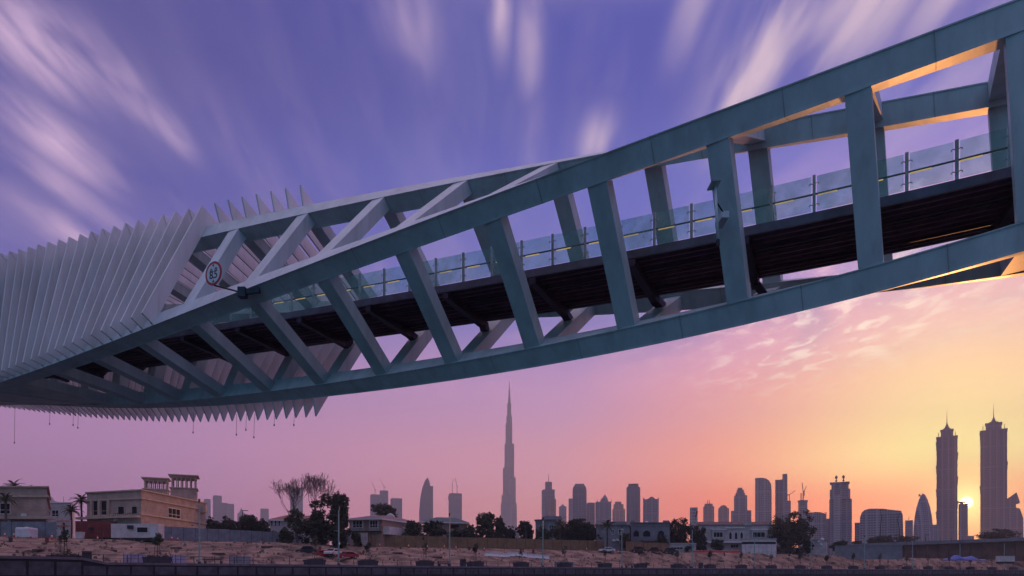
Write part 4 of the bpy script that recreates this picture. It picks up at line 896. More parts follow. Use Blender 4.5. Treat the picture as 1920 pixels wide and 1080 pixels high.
MB().box(-.6, .1, -.45, -.06, 1.7, 2.3).build('air_conditioner', 'dark_steel', o)
o, L, ht = cabin('site_cabin', 'white corrugated site cabin with a dark window and air conditioner', 208, 297, 983, 1010, 140, 'container_white', 'cabin')
MB().box(-1.3, -.2, -.45, -.06, ht - .95, ht - .25).build('air_conditioner', 'dark_steel', o); w_ = MB().box(.55, 2.7, -.09, -.03, 1.3, 2.3).build('window', 'pane', o); MB().box(3.1, 4.2, -.09, -.03, .3, 2.5).build('door', 'frame_white', o)
for (x0, x1, z0, z1) in ((.45, .55, 1.2, 2.4), (2.7, 2.8, 1.2, 2.4), (.55, 2.7, 2.3, 2.4), (.55, 2.7, 1.2, 1.3)): MB().box(x0, x1, -.12, -.03, z0, z1).build('frame', 'frame_white', w_)
o, L, ht = cabin('site_cabin', 'small white cabin on the sand at the far right', 1875, 1903, 1043, 1054, 262, 'container_white', 'cabin')
a = W(50, 1009, 134); o = thing('water_tank', 'white cubic water tank in front of the grey hoarding', 'tank', (a.x, a.y, a.z))
b_ = MB(); prof = [(1.15, 0), (1.3, .12), (1.3, 1.85), (1.2, 2.05)]
MB().sweep([[(x * r, y * r, z) for x, y in ((-1, -1), (1, -1), (1, 1), (-1, 1))] for r, z in prof]).build('body', 'plastic_white', o)
for k in range(3): z = .4 + k * .55; MB().box(-1.34, 1.34, -1.34, 1.34, z, z + .08).build('band', 'plastic_white', o)
MB().lathe((0, 0, 2.05), [(.35, 0), (.35, .12), (.1, .16)], 10).build('lid', 'plastic_white', o)
a = W(150, 1010, 137); o = thing('skip_tub', 'pale open tub standing before the red container', 'tub', (a.x, a.y, a.z)); MB().sweep([[(x * r, y * r, z) for x, y in ((-.75, -.5), (.75, -.5), (.75, .5), (-.75, .5))] for r, z in ((.8, 0), (1, 1.3), (1.08, 1.35), (.95, 1.36), (.75, .3))]).build('body', 'container_white', o)
o = thing('gate_pillar', 'broken white wall pillar with red barrier boards left of the red container', 'pillar', W(118, 1014, 137)); MB().box(-1.2, -.3, 0, .5, -.5, 4.6).build('pillar_block', 'white_wall', o); MB().box(.4, 1.3, 0, .5, -.5, 4.2).build('pillar_block', 'white_wall', o); MB().box(-1.3, 1.4, -.1, -.01, 2.9, 3.1).build('barrier_board', 'orange', o); MB().box(-1.3, 1.4, -.1, -.01, 3.9, 4.05).build('barrier_board', 'orange', o)
# blue tarpaulin over a spoil heap
mb = MB(); vs = []; nx, ny = 22, 8
for j in range(ny):
    for i in range(nx):
        u, v = i / (nx - 1), j / (ny - 1); p = W(1766 + 82 * u, 1049, 258 + 7 * v)
        hgt = 2.1 * math.sin(math.pi * v) * (math.sin(math.pi * min(1, u * 1.15)) ** .6 if u < .87 else .25) * (.75 + .25 * math.sin(u * 17 + v * 5)); vs.append((p.x, p.y, p.z - .3 + max(0, hgt) + .12 * math.sin(u * 31 + v * 9)))
mb.add(vs, [(j * nx + i, j * nx + i + 1, (j + 1) * nx + i + 1, (j + 1) * nx + i) for j in range(ny - 1) for i in range(nx - 1)])
tp = mb.build('tarpaulin', 'tarp_blue', None, smooth=True, recalc=False); tp.modifiers.new('thick', 'SOLIDIFY').thickness = .06; tag(tp, 'bright blue tarpaulin over a heap below the raised road', 'tarpaulin')

# ------------------------------------------------------------------ cars
def car_master(m, glassm='pane', suv=False):
    o = link('parked_car', None); h = 1.75 if suv else 1.45; L = 2.2
    side = [(-L, .35), (-L, .75), (-L + .15, .92), (-1.15, .98), (-.55, h - .04), (.2, h), (1.0, h - .03), (1.75 if suv else 1.55, 1.02), (L - .08, .98), (L, .7), (L, .35)]
    rings = []
    for y, k in ((-.86, .93), (-.78, 1.0), (.78, 1.0), (.86, .93)):
        rings.append([(x * (.985 if abs(y) > .8 else 1), y * (.86 if z > 1.1 else 1.0), z * (k if z > .5 else 1)) for x, z in side])
    MB().sweep(rings).build('body', m, o)
    for sy in (-1, 1):
        MB().hexa([(-1.02, sy * .885, .98), (.18, sy * .885, .98), (.18, sy * .80, h - .12), (-.48, sy * .80, h - .13), (-1.02, sy * .70, .98), (.18, sy * .70, .98), (.18, sy * .66, h - .12), (-.48, sy * .66, h - .13)]).build('side_window', glassm, o)
        MB().hexa([(.26, sy * .885, .98), (1.45, sy * .885, 1.0), (.98, sy * .80, h - .14), (.26, sy * .80, h - .12), (.26, sy * .70, .98), (1.45, sy * .70, 1.0), (.98, sy * .66, h - .14), (.26, sy * .66, h - .12)]).build('side_window', glassm, o)
        MB().box(-L - .02, -L + .1, sy * .62 - .16, sy * .62 + .16, .62, .76).build('headlight', 'frame_white', o); MB().box(L - .1, L + .02, sy * .66 - .12, sy * .66 + .12, .66, .84).build('tail_light', 'sign_red', o)
        for x in (-1.35, 1.38):
            w = MB().sweep([[(x + r * math.cos(a * math.pi / 8), sy * yy, .33 + r * math.sin(a * math.pi / 8)) for a in range(16)] for r, yy in ((.30, .70), (.33, .73), (.33, .88), (.29, .90))]).build('wheel', 'rubber', o); MB().sweep([[(x + r * math.cos(a * math.pi / 8), sy * yy, .33 + r * math.sin(a * math.pi / 8)) for a in range(16)] for r, yy in ((.20, .895), (.18, .915))]).build('rim', 'rail_steel', w)
    MB().hexa([(-1.13, -.72, 1.0), (-1.13, .72, 1.0), (-.60, .64, h - .08), (-.60, -.64, h - .08), (-1.19, -.72, 1.02), (-1.19, .72, 1.02), (-.66, .64, h - .06), (-.66, -.64, h - .06)]).build('windscreen', glassm, o)
    return o
def place_car(c, px, Z, rz, label, first=False):
    o = c if first else copy_tree(c); x, y = XY(px, Z); o.location = (x, y, gz(px, Z) + .02); o.rotation_euler.z = rz; tag(o, label, 'car', 'cars parked on the sand'); return o
cr = car_master('car_red'); place_car(cr, 651, 138, R(38), 'bright red car parked nearest the lamp post below the trees', True); place_car(cr, 603, 140, R(30), 'red car at the left end of the cars below the bare tree')
cw = car_master('car_white'); place_car(cw, 624, 141, R(75), 'white car between two red cars below the trees', True); place_car(cw, 1138, 190, R(10), 'white car parked under the single palm by the tan hoarding')
cd = car_master('car_dark', suv=True); place_car(cd, 1255, 203, R(12), 'dark car parked at the right end of the short tan hoarding', True); place_car(cd, 574, 142, R(20), 'dark car left of the red cars under the bare tree')
cm = car_master('car_maroon', suv=True); place_car(cm, 1228, 201, R(168), 'maroon off road car before the short tan hoarding', True); place_car(cm, 1196, 197, R(8), 'maroon car at the left end of the short tan hoarding')

# ------------------------------------------------------------------ cones and red and white barriers
cone = link('traffic_cone', None)
MB().box(-.24, .24, -.24, .24, 0, .05).build('base', 'orange', cone); MB().lathe((0, 0, .05), [(.19, 0), (.13, .34)], 10).build('lower_cone', 'orange', cone, smooth=True); MB().lathe((0, 0, .05), [(.13, .341), (.09, .58)], 10).build('white_band', 'plastic_white', cone, smooth=True); MB().lathe((0, 0, .05), [(.09, .581), (.035, .85), (.01, .86)], 10).build('tip', 'orange', cone, smooth=True)
CONES = [(9, 132), (26, 133), (97, 133), (183, 137), (322, 146), (333, 146), (489, 162), (566, 163), (611, 163), (652, 164), (712, 166), (766, 167), (801, 168), (833, 170), (855, 171), (881, 172), (908, 173), (1057, 190), (1100, 191), (1159, 192), (1170, 191)]
for i, (px, Z) in enumerate(CONES):
    o = cone if i == 0 else copy_tree(cone); x, y = XY(px, Z); o.location = (x, y, gz(px, Z) - .02); o.rotation_euler.z = i * .7; s_ = 1.15 + .25 * ((i * 37) % 5) / 4; o.scale = (s_, s_, s_)
    tag(o, 'orange and white traffic cone on the sand, %s from the left' % ORD[i], 'traffic cone', 'traffic cones along the site fences')
bar = link('road_barrier', None)
MB().sweep([[(-.95, y, z) for y, z in ((-.3, 0), (.3, 0), (.22, .25), (.1, .5), (.1, .9), (-.1, .9), (-.1, .5), (-.22, .25))], [(.95, y, z) for y, z in ((-.3, 0), (.3, 0), (.22, .25), (.1, .5), (.1, .9), (-.1, .9), (-.1, .5), (-.22, .25))]]).build('body', 'plastic_white', bar); MB().box(-.9, .9, -.12, .12, .9, .98).build('top_strip', 'plastic_white', bar)
first = True; BARS = [(916 + 10.7 * k, 172 + .7 * k, 'plastic_white') for k in range(11)]
for i, (px, Z, _m) in enumerate(BARS):
    o = bar if first else copy_tree(bar); first = False; x, y = XY(px, Z - 6); o.location = (x, y, gz(px, Z - 6) - .02); o.rotation_euler.z = R(-8) + .02 * math.sin(i * 3)
    tag(o, 'white barrier block below the tan hoarding, %s of the row from the left' % ORD[i], 'barrier', 'row of white barrier blocks')
barr = link('road_barrier', None); MB().sweep([[(s, y, z) for y, z in ((-.25, 0), (.25, 0), (.18, .3), (.1, .5), (.1, .95), (-.1, .95), (-.1, .5), (-.18, .3))] for s in (-.6, .6)]).build('body', 'orange', barr); MB().box(-.5, .5, -.13, .13, .95, 1.02).build('top_strip', 'plastic_white', barr)
for i in range(12):
    o = barr if i == 0 else copy_tree(barr); px = 1300 + 7.6 * i; Z = 222 + .6 * i; x, y = XY(px, Z - 4); o.location = (x, y, gz(px, Z - 4) - .02); o.rotation_euler.z = .25 * math.sin(i * 2.3)
    tag(o, 'red barrier before the white house, %s of the row from the left' % ORD[i], 'barrier', 'row of red barriers')

# ------------------------------------------------------------------ trees
def leaf_mesh(rnd, blobs, n, size, m, name='crown'):
    """small bent leaf sprays spread through overlapping clumps"""
    vs, fs = [], []; wts = [b[1][0] * b[1][1] * b[1][2] for b in blobs]; tw = sum(wts)
    for (c, r), w in zip(blobs, wts):
        subs = []
        for _ in range(max(7, int(26 * w / tw * 4))):
            d = Vector((rnd.gauss(0, 1), rnd.gauss(0, 1), rnd.gauss(0, 1))).normalized() * rnd.uniform(.25, 1.0) ** .5; subs.append((Vector((d.x * r[0], d.y * r[1], d.z * r[2])), rnd.uniform(.30, .52)))
        for _ in range(int(n * w / tw)):
            sc, sr = rnd.choice(subs); d = Vector((rnd.gauss(0, 1), rnd.gauss(0, 1), rnd.gauss(0, 1))).normalized() * (rnd.random() ** .45)
            p = Vector(c) + sc + Vector((d.x * r[0], d.y * r[1], d.z * r[2])) * sr
            a = Vector((rnd.gauss(0, 1), rnd.gauss(0, 1), rnd.gauss(0, .7))).normalized(); b = a.cross(Vector((rnd.gauss(0, 1), rnd.gauss(0, 1), rnd.gauss(0, 1)))).normalized(); s = size * rnd.uniform(.6, 1.4); k = len(vs)
            vs += [p - a * s, p + b * s * .5, p + a * s, p - b * s * .5 + Vector((0, 0, -s * .2))]; fs.append((k, k + 1, k + 2, k + 3))
    return MB().add(vs, fs).mesh(name, m, recalc=False)
def limbs(rnd, start, direction, length, rad, depth, mb, spread=.6, min_r=.02, lift=.25):
    p = Vector(start); d = Vector(direction).normalized(); pts = [p.copy()]; rads = [rad]
    for k in range(3):
        d = (d + Vector((rnd.gauss(0, .16), rnd.gauss(0, .16), rnd.gauss(0, .1) + .05))).normalized(); p = p + d * length / 3; pts.append(p.copy()); rads.append(max(min_r, rad * (1 - .14 * (k + 1))))
    mb.tube(pts, rads, 5 if rad > .05 else 4, caps=False)
    if depth <= 0: return
    for k in range(rnd.choice((2, 3, 3))):
        nd = (d + Vector((rnd.gauss(0, spread), rnd.gauss(0, spread), rnd.gauss(0, spread * .6) + lift))).normalized()
        limbs(rnd, pts[-1 if k < 2 else 2], nd, length * rnd.uniform(.6, .82), rads[-1] * rnd.uniform(.55, .75), depth - 1, mb, spread, min_r, lift)
def tree(name, label, px, Z, y_top, y_base, half_px, seed, m='leaf', n=2200, shape=None, bark='bark', group='trees among the houses', base_z=None, size=.30):
    rnd = random.Random(seed); x, y = XY(px, Z); zb = base_z if base_z is not None else gz(px, Z); zt = EZ + (HY - y_top) / FPX * Z; H = zt - zb; r = half_px / FPX * Z * 1.12
    o = thing(name, label, 'tree', (x, y, zb - .1), 0, group); lowc = max(.3, EZ + (HY - y_base) / FPX * Z - zb)
    mb = MB(); th = max(lowc, H * .3); mb.tube([(0, 0, 0), (.08 * r * .3, 0, th * .6), (0, .05, th + (H - th) * .45)], [.045 * H * .5 + .06, .035 * H * .5 + .04, .02 * H * .5 + .02], 7, caps=False)
    for k in range(6): a = rnd.uniform(0, 6.28); limbs(rnd, (0, 0, th * rnd.uniform(.6, 1.0)), (math.cos(a), math.sin(a), 1.0), (H - th) * .40, .02 * H * .45 + .02, 1, mb)
    mb.build('trunk', bark, o)
    lowc = max(.2, lowc - .12 * H); hz = (H - lowc) / 2; blobs = []
    cnt = int((shape or 9) * 1.5)
    for k in range(cnt):
        a = rnd.uniform(0, 6.28); q = rnd.uniform(.2, .74); zz = rnd.uniform(-.85, .62); s = rnd.uniform(.36, .54) * (1 - .18 * abs(zz))
        blobs.append(((math.cos(a) * r * q * (1 - .45 * max(0, zz)), math.sin(a) * r * q * .9, lowc + hz + hz * zz), (r * s, r * s, hz * s * 1.05)))
    blobs.append(((0, 0, lowc + hz), (r * .55, r * .55, hz * .62)))
    blobs.append(((rnd.uniform(-.2, .2) * r, 0, lowc + hz * 1.62), (r * .30, r * .30, hz * .36)))
    link('crown', leaf_mesh(rnd, blobs, int(n * 2.6), size, m), o)
    return o
tree('round_tree', 'big dense round tree standing right of the white house', 1481, 240, 957, 1030, 37, 11, 'leaf_olive', 5200, 12, size=.34)
tree('small_tree', 'small dark bush at the lower right foot of the big round tree', 1513, 238, 1003, 1031, 11, 12, 'leaf_dark', 700, 5)
tree('leafy_tree', 'dark broad tree between the arched house and the white house', 1276, 222, 971, 1026, 27, 13, 'leaf_dark', 3400, 10)
tree('leafy_tree', 'lower dark tree touching the left end of the white house', 1311, 226, 984, 1026, 17, 14, 'leaf_dark', 1800, 8)
tree('leafy_tree', 'tall dark tree just left of the tallest spire above the hoarding', 915, 205, 961, 1006, 23, 15, 'leaf', 2800, 10)
tree('leafy_tree', 'shorter dark tree at the right foot of the one by the spire', 937, 207, 968, 1006, 14, 16, 'leaf_dark', 1500, 8)
tree('leafy_tree', 'dark tree just right of the tallest spire above the hoarding', 988, 205, 977, 1008, 18, 17, 'leaf_dark', 1700, 8)
tree('leafy_tree', 'widest dark tree mass behind the tan hoarding centre', 1085, 205, 970, 1012, 32, 18, 'leaf_dark', 3600, 12)
tree('leafy_tree', 'dark tree at the right end of the widest tree mass', 1112, 207, 984, 1012, 16, 19, 'leaf_dark', 1500, 8)
tree('leafy_tree', 'airy tree at the left end of the tan hoarding', 776, 175, 974, 1006, 20, 20, 'leaf', 1500, 9)
tree('leafy_tree', 'dense dark tree behind the lamp post on the tan hoarding', 815, 178, 975, 1006, 22, 21, 'leaf_dark', 2400, 9)
tree('leafy_tree', 'low dark bush before the green roofed house', 858, 180, 988, 1006, 22, 22, 'leaf_dark', 1500, 8)
tree('roof_tree', 'dark tree rising behind the hipped roof of the brick house', 722, 225, 941, 968, 26, 23, 'leaf_dark', 1500, 9)
for i, (px, w, yt, lb) in enumerate([(398, 22, 968, 'dark hedge tree hugging the right end of the cream villa'), (425, 24, 966, 'dark hedge tree, second behind the long grey hoarding'), (458, 24, 965, 'dark hedge tree, third behind the long grey hoarding'), (491, 22, 971, 'dark hedge tree beside the red tiled roof')]):
    tree('hedge_tree', lb, px, 188, yt, 995, w, 40 + i, 'leaf_dark', 1500, 9)
for i, (px, w, yt, yb, lb) in enumerate([(1640, 18, 1005, 1020, 'low bush left on the raised road skyline'), (1664, 20, 1002, 1019, 'low bush in the middle of the raised road skyline'), (1698, 22, 1003, 1019, 'low bush right of the curved lamp poles'), (1578, 9, 1012, 1022, 'tiny bush at the foot of the twin antenna tower'), (1608, 9, 1013, 1022, 'tiny bush right of the twin antenna tower')]):
    tree('bush', lb, px, 322, yt, yb, w, 50 + i, 'leaf_olive', 900, 8, group='bushes behind the raised road', base_z=EZ + 10.5)
tree('bush', 'broad dark bush below the right twin tower', 1874, 318, 991, 1012, 36, 57, 'leaf_dark', 2600, 12, group='bushes behind the raised road', base_z=EZ + 10.5)

for i, (px, Z, w, yt, yb, lb) in enumerate([(955, 214, 13, 985, 1010, 'low dark tree at the foot of the tallest spire'), (1020, 204, 17, 986, 1012, 'low dark tree before the grey stepped villa'), (1052, 206, 18, 978, 1012, 'dark tree filling the gap left of the widest tree mass'), (885, 200, 14, 982, 1008, 'low dark tree left of the tall one by the spire'),
        (1240, 214, 12, 1002, 1022, 'low bush at the right wall of the arched window house'), (1172, 203, 11, 998, 1022, 'low bush between the grey villa and the arched window house'), (745, 182, 12, 990, 1008, 'low shrub over the left end of the tan hoarding'), (1345, 232, 12, 1008, 1030, 'garden shrub below the left bay window of the white house'),
        (1530, 246, 12, 1012, 1032, 'shrub before the plain low white building'), (1570, 250, 16, 1014, 1030, 'shrub at the left end of the pale retaining wall'), (535, 165, 14, 985, 1018, 'shrub at the left foot of the bare trees'), (668, 163, 9, 996, 1020, 'shrub right of the weeping tree'), (120, 150, 9, 980, 1006, 'bush between the left villa and the red container')]):
    tree('shrub', lb, px, Z, yt, yb, w, 80 + i, ('leaf_dark', 'leaf', 'leaf_olive')[i % 3], 900, 8)
# bare tree: a tall leafless crown, with leafy growth low down
def bare_tree(label, px, Z, y_top, seed, lean):
    rnd = random.Random(seed); x, y = XY(px, Z); zb = gz(px, Z); H = EZ + (HY - y_top) / FPX * Z - zb; o = thing('bare_tree', label, 'tree', (x, y, zb - .1), 0, 'trees among the houses')
    mb = MB(); mb.tube([(0, 0, 0), (lean * .5, .1, H * .22), (lean, 0, H * .38)], [.26, .22, .17], 7, caps=False); mb.build('trunk', 'bark_pale', o)
    br = MB()
    for k in range(6): a = k * 1.047 + rnd.uniform(-.3, .3); limbs(rnd, (lean, 0, H * rnd.uniform(.26, .38)), (math.cos(a) * .30, math.sin(a) * .30, 1.15), H * .205, .13, 5, br, .29, .022, .24)
    br.build('branches', 'bark_pale', o, recalc=False); return o, H, rnd
o, H, rnd = bare_tree('leafless pale tree with forked upright branches, left of the pair', 558, 158, 884, 5, -1.2)
link('crown', leaf_mesh(rnd, [((-.6, 0, H * .40), (1.7, 1.6, 1.5)), ((.2, 0, H * .25), (2.2, 2, 1.8)), ((-1.8, 0, H * .33), (1.3, 1.2, 1.2))], 2400, .26, 'leaf'), o)
o, H, rnd = bare_tree('tallest leafless tree with fine upright twigs, right of the pair', 590, 160, 873, 9, .2)
link('crown', leaf_mesh(rnd, [((1.4, 0, H * .55), (1.6, 1.3, 1.2)), ((2.6, .2, H * .62), (1.2, 1.1, .8)), ((-.3, 0, H * .52), (1.1, 1, .8)), ((.3, 0, H * .2), (2.0, 1.8, 1.4))], 1700, .26, 'leaf'), o)
tree('weeping_tree', 'dark dense weeping tree behind the lamp post right of the bare trees', 633, 158, 924, 1022, 25, 31, 'leaf_dark', 4200, 12)
tree('weeping_tree', 'dark spreading tree under the bare trees', 596, 161, 955, 1022, 30, 33, 'leaf_dark', 2600, 11)

# palms
fr = MB(); segs = 9; pts = []
for i in range(segs + 1): u = i / segs; pts.append(Vector((2.6 * u, 0, .75 * math.sin(u * 2.2) - 1.25 * u * u)))
fr.tube(pts, [.045 * (1 - .8 * i / segs) for i in range(segs + 1)], 4, caps=False)
for i in range(1, segs * 4):
    u = i / (segs * 4); p = pts[int(u * segs)].lerp(pts[min(segs, int(u * segs) + 1)], u * segs - int(u * segs)); ln = .62 * math.sin(math.pi * (u * .85 + .12))
    for sd in (-1, 1):
        e = p + Vector((ln * .55, sd * ln * .8, -ln * .38)); w = Vector((.05, 0, 0)); fr.add([p - w, p + w, e], [(0, 1, 2)])
FROND = fr.mesh('frond', 'frond', recalc=False)
def palm(label, px, Z, y_crown, seed, sc=1.0, nf=17, tr=.2, base_z=None):
    rnd = random.Random(seed); x, y = XY(px, Z); zb = gz(px, Z) if base_z is None else base_z; H = EZ + (HY - y_crown) / FPX * Z - zb; o = thing('palm_tree', label, 'palm', (x, y, zb - .1), 0, 'palms among the houses')
    n = 10; MB().sweep([[((tr * (1.15 - .35 * i / n) + (.03 if i % 2 else 0)) * math.cos(a) + .15 * math.sin(i * .3), (tr * (1.15 - .35 * i / n)) * math.sin(a), H * i / n) for a in [k * math.pi / 4 for k in range(8)]] for i in range(n + 1)]).build('trunk', 'bark', o)
    for k in range(nf):
        f = link('frond', FROND, o, (.15 * math.sin(n * .3), 0, H - .05)); s = sc * rnd.uniform(.85, 1.1); f.scale = (s, s, s); f.rotation_euler = (rnd.uniform(-.2, .2), R(-60) + (k / nf) ** .8 * R(100), k * 2.4)
palm('palm in front of the left cream villa', 10, 137, 936, 1, .95); palm('palm whose crown shows over the left villa roof', 26, 170, 913, 2, 1.05); palm('low palm crown showing over the right end of the left villa roof', 52, 172, 919, 7, .8, 9)
palm('tall palm at the left corner of the cupola villa', 152, 150, 939, 3, 1.05); palm('shorter palm leaning left below the tall villa palm', 133, 148, 957, 4, .95)
palm('single palm with drooping crown before the grey villa', 1138, 193, 986, 5, 1.15, 19, .24); palm('dry palm in front of the grey stepped villa', 1049, 200, 983, 6, 1.15)
palm('palm half hidden left of the tall dark tree by the spire', 985, 203, 984, 8, .9)

# ------------------------------------------------------------------ quay planters with staked saplings
PL = [(120, 4), (295, 4), (590, 5), (690, 4), (797, 4), (891, 4), (977, 4), (1058, 4), (1134, 4), (1201, 4), (1270, 4), (1331, 4), (1390, 4), (1446, 4), (1500, 4), (1550, 4), (1600, 4), (1650, 4), (1700, 4), (1740, 4), (1780, 4), (1820, 4), (1860, 4), (1900, 4)]
planter_me = {}
pl0 = link('quay_planter', None)
MB().sweep([[(x * r, y * r, z) for x, y in ((-1.75, -.8), (1.75, -.8), (1.75, .8), (-1.75, .8))] for r, z in ((.93, 0), (1.0, .78), (1.03, .80), (1.03, .92), (.93, .92), (.90, .70))]).build('trough', 'planter', pl0)
MB().prism(rect(0, 0, 1.58, .70, 0), .6, .84).build('soil_bed', 'soil', pl0)
_r = random.Random(77); link('ground_cover', leaf_mesh(_r, [((k * .55 - 1.1, 0, .95), (.45, .4, .22)) for k in range(5)], 260, .12, 'leaf_dark'), pl0)
for i, (px, off) in enumerate(PL):
    Z = Zw(px) + off; x, y = XY(px, Z); z = EZ + PROM + .004; rz = math.atan2(Zw(px + 5) - Zw(px - 5), XY(px + 5, Zw(px + 5))[0] - XY(px - 5, Zw(px - 5))[0])
    o = pl0 if i == 0 else copy_tree(pl0); o.location = (x, y, z); o.rotation_euler.z = rz; tag(o, 'long dark planter on the quay, %s from the left' % ORD[i], 'planter', 'planters along the quay')
    rnd = random.Random(200 + i); hgt = rnd.uniform(3.2, 4.6)
    sp = thing('staked_sapling', 'thin staked sapling in the %s quay planter from the left' % ORD[i], 'sapling', (x, y, z + .80), rz, 'saplings in the quay planters')
    MB().tube([(0, 0, 0), (.05, 0, hgt * .5), (0, .02, hgt)], [.06, .045, .015], 5).build('trunk', 'bark', sp)
    for sx in (-.45, .5):
        MB().tube([(sx, .1, 0), (sx * .55, .03, hgt * .72)], .035, 5).build('stake', 'bark', sp)
    br = MB()
    for k in range(5): a = rnd.uniform(0, 6.28); limbs(rnd, (0, 0, hgt * rnd.uniform(.5, .9)), (math.cos(a), math.sin(a), 1.2), .55, .02, 1, br, .5, .008)
    br.build('branches', 'bark', sp, recalc=False)
    full = rnd.choice((120, 220, 420)) if px not in (1550,) else 800
    link('crown', leaf_mesh(rnd, [((0, 0, hgt * .80), (.55, .55, .75)), ((.25, 0, hgt * .95), (.4, .4, .45)), ((-.3, .1, hgt * .7), (.4, .4, .4))], full, .16, rnd.choice(('leaf', 'leaf_olive', 'leaf_dark'))), sp)

# litter bins and benches on the promenade
bn = link('litter_bin', None); MB().sweep([[(x * r, y * r, z) for x, y in ((-.55, -.35), (.55, -.35), (.55, .35), (-.55, .35))] for r, z in ((.9, 0), (1, .1), (1, 1.45), (.9, 1.5))]).build('body', 'planter', bn); MB().box(-.4, .4, -.37, -.34, 1.0, 1.25).build('slot', 'rubber', bn)
for i, (px, lb) in enumerate([(163, 'dark square bin on the quay below the red container'), (868, 'dark square bin on the quay left of the tallest spire'), (1314, 'dark square bin on the quay below the white house')]):
    o = bn if i == 0 else copy_tree(bn); Z = Zw(px) + 3; x, y = XY(px, Z); o.location = (x, y, EZ + PROM + .004); o.rotation_euler.z = .5; tag(o, lb, 'bin', 'litter bins on the quay')
bc = link('quay_bench', None)
for k in range(4): MB().box(-1.5, 1.5, -.28 + k * .15, -.16 + k * .15, .44, .49).build('slat', 'planter', bc)
for x in (-1.2, 1.2): MB().box(x - .08, x + .08, -.28, .28, 0, .44).build('leg', 'planter', bc)
for k in range(2): MB().box(-1.5, 1.5, .30, .35, .62 + k * .22, .76 + k * .22).build('back_slat', 'planter', bc)
for x in (-1.2, 1.2): MB().box(x - .04, x + .04, .35, .40, .35, .98).build('back_post', 'planter', bc)
for i, px in enumerate((400, 833, 1180, 1290)):
    o = bc if i == 0 else copy_tree(bc); Z = Zw(px) + 3.5; x, y = XY(px, Z); o.location = (x, y, EZ + PROM + .004); o.rotation_euler.z = .75; tag(o, 'dark slatted bench on the quay, %s from the left' % ORD[i], 'bench', 'benches on the quay')

# ------------------------------------------------------------------ lamp posts
def lamp(label, px, Z, y_top, twin=False):
    x, y = XY(px, Z); zb = gz(px, Z); H = EZ + (HY - y_top) / FPX * Z - zb; o = thing('lamp_post', label, 'lamp post', (x, y, zb), 0, 'lamp posts of the far bank')
    MB().tube([(0, 0, -.2), (0, 0, H * .4), (0, 0, H)], [.16, .13, .09], 8).build('pole', 'rail_steel', o); MB().lathe((0, 0, 0), [(.26, 0), (.24, .3), (.17, .38)], 8).build('base', 'dark_steel', o)
    MB().tube([(0, 0, H * .62), (-.9, -.1, H * .62 + .05)], .04, 5).build('arm', 'rail_steel', o)
    MB().box(-.14, .14, -.14, .14, H, H + .55).build('lantern', 'dark_steel', o); MB().box(-1.2, -.8, -.2, 0, H * .62, H * .62 + .10).build('camera_box', 'dark_steel', o)
for i, (px, yt, lb) in enumerate([(374, 942, 'tall blue grey lamp post at the right end of the cupola villa'), (635, 956, 'pale lamp post before the dark weeping tree'), (843, 967, 'dark lamp post before the green roofed house'), (1018, 975, 'pale lamp post right of the tallest spire'), (1166, 990, 'thin lamp post right of the single palm'), (1298, 993, 'pale lamp post before the tree beside the white house'), (1415, 1003, 'lamp post in front of the cream pavilion'), (1521, 1002, 'lamp post right of the big round tree'), (1621, 1007, 'lamp post below the rounded massive block'), (1711, 1014, 'lamp post left of the brown road side'), (1800, 1019, 'lamp post before the blue tarpaulin'), (1883, 1019, 'lamp post before the small white cabin at the far right')]):
    lamp(lb, px, Zw(px) + 6, yt)
def street_light(label, px, Z, y0, y1, bend):
    a, b = W(px, y0, Z), W(px, y1, Z); H = b.z - a.z; o = thing('street_light', label, 'street light', a, 0, 'street lights behind the houses')
    MB().tube([(0, 0, -3), (bend * .3, 0, H * .4), (bend, 0, H * .75), (bend * .3, 0, H)], [.2, .17, .14, .09], 6).build('pole', 'dark_steel', o); MB().box(bend * .3 - .1, bend * .3 + 1.5, -.2, .2, H, H + .18).build('lamp_head', 'dark_steel', o)
street_light('thin street light above the dark hedge', 455, 200, 992, 958, 0); street_light('left of two curved dark poles before the rounded block', 1650, 325, 1008, 957, .8); street_light('right of two curved dark poles before the rounded block', 1687, 325, 1006, 964, -1.0); street_light('short street light below the left twin tower', 1736, 325, 1016, 1003, -.4)
# flag
f0 = W(1296, 985, 400); fl = thing('flag_pole', 'red flag on a slanted pole above the dark trees', 'flag', f0); d = W(1306, 955, 400) - f0
MB().tube([(0, 0, -2), tuple(d)], [.2, .12], 6).build('pole', 'rail_steel', fl)
mb = MB(); vs = [(d.x * (.55 + .4 * j / 3) + .2 + .9 * i / 4, .15 * math.sin(i * 1.7), d.z * (.55 + .4 * j / 3) - .25 * i) for j in range(4) for i in range(5)]; mb.add(vs, [(j * 5 + i, j * 5 + i + 1, j * 5 + i + 6, j * 5 + i + 5) for j in range(3) for i in range(4)]); x = mb.build('flag_cloth', 'cloth_red', fl, recalc=False); x.modifiers.new('thick', 'SOLIDIFY').thickness = .05

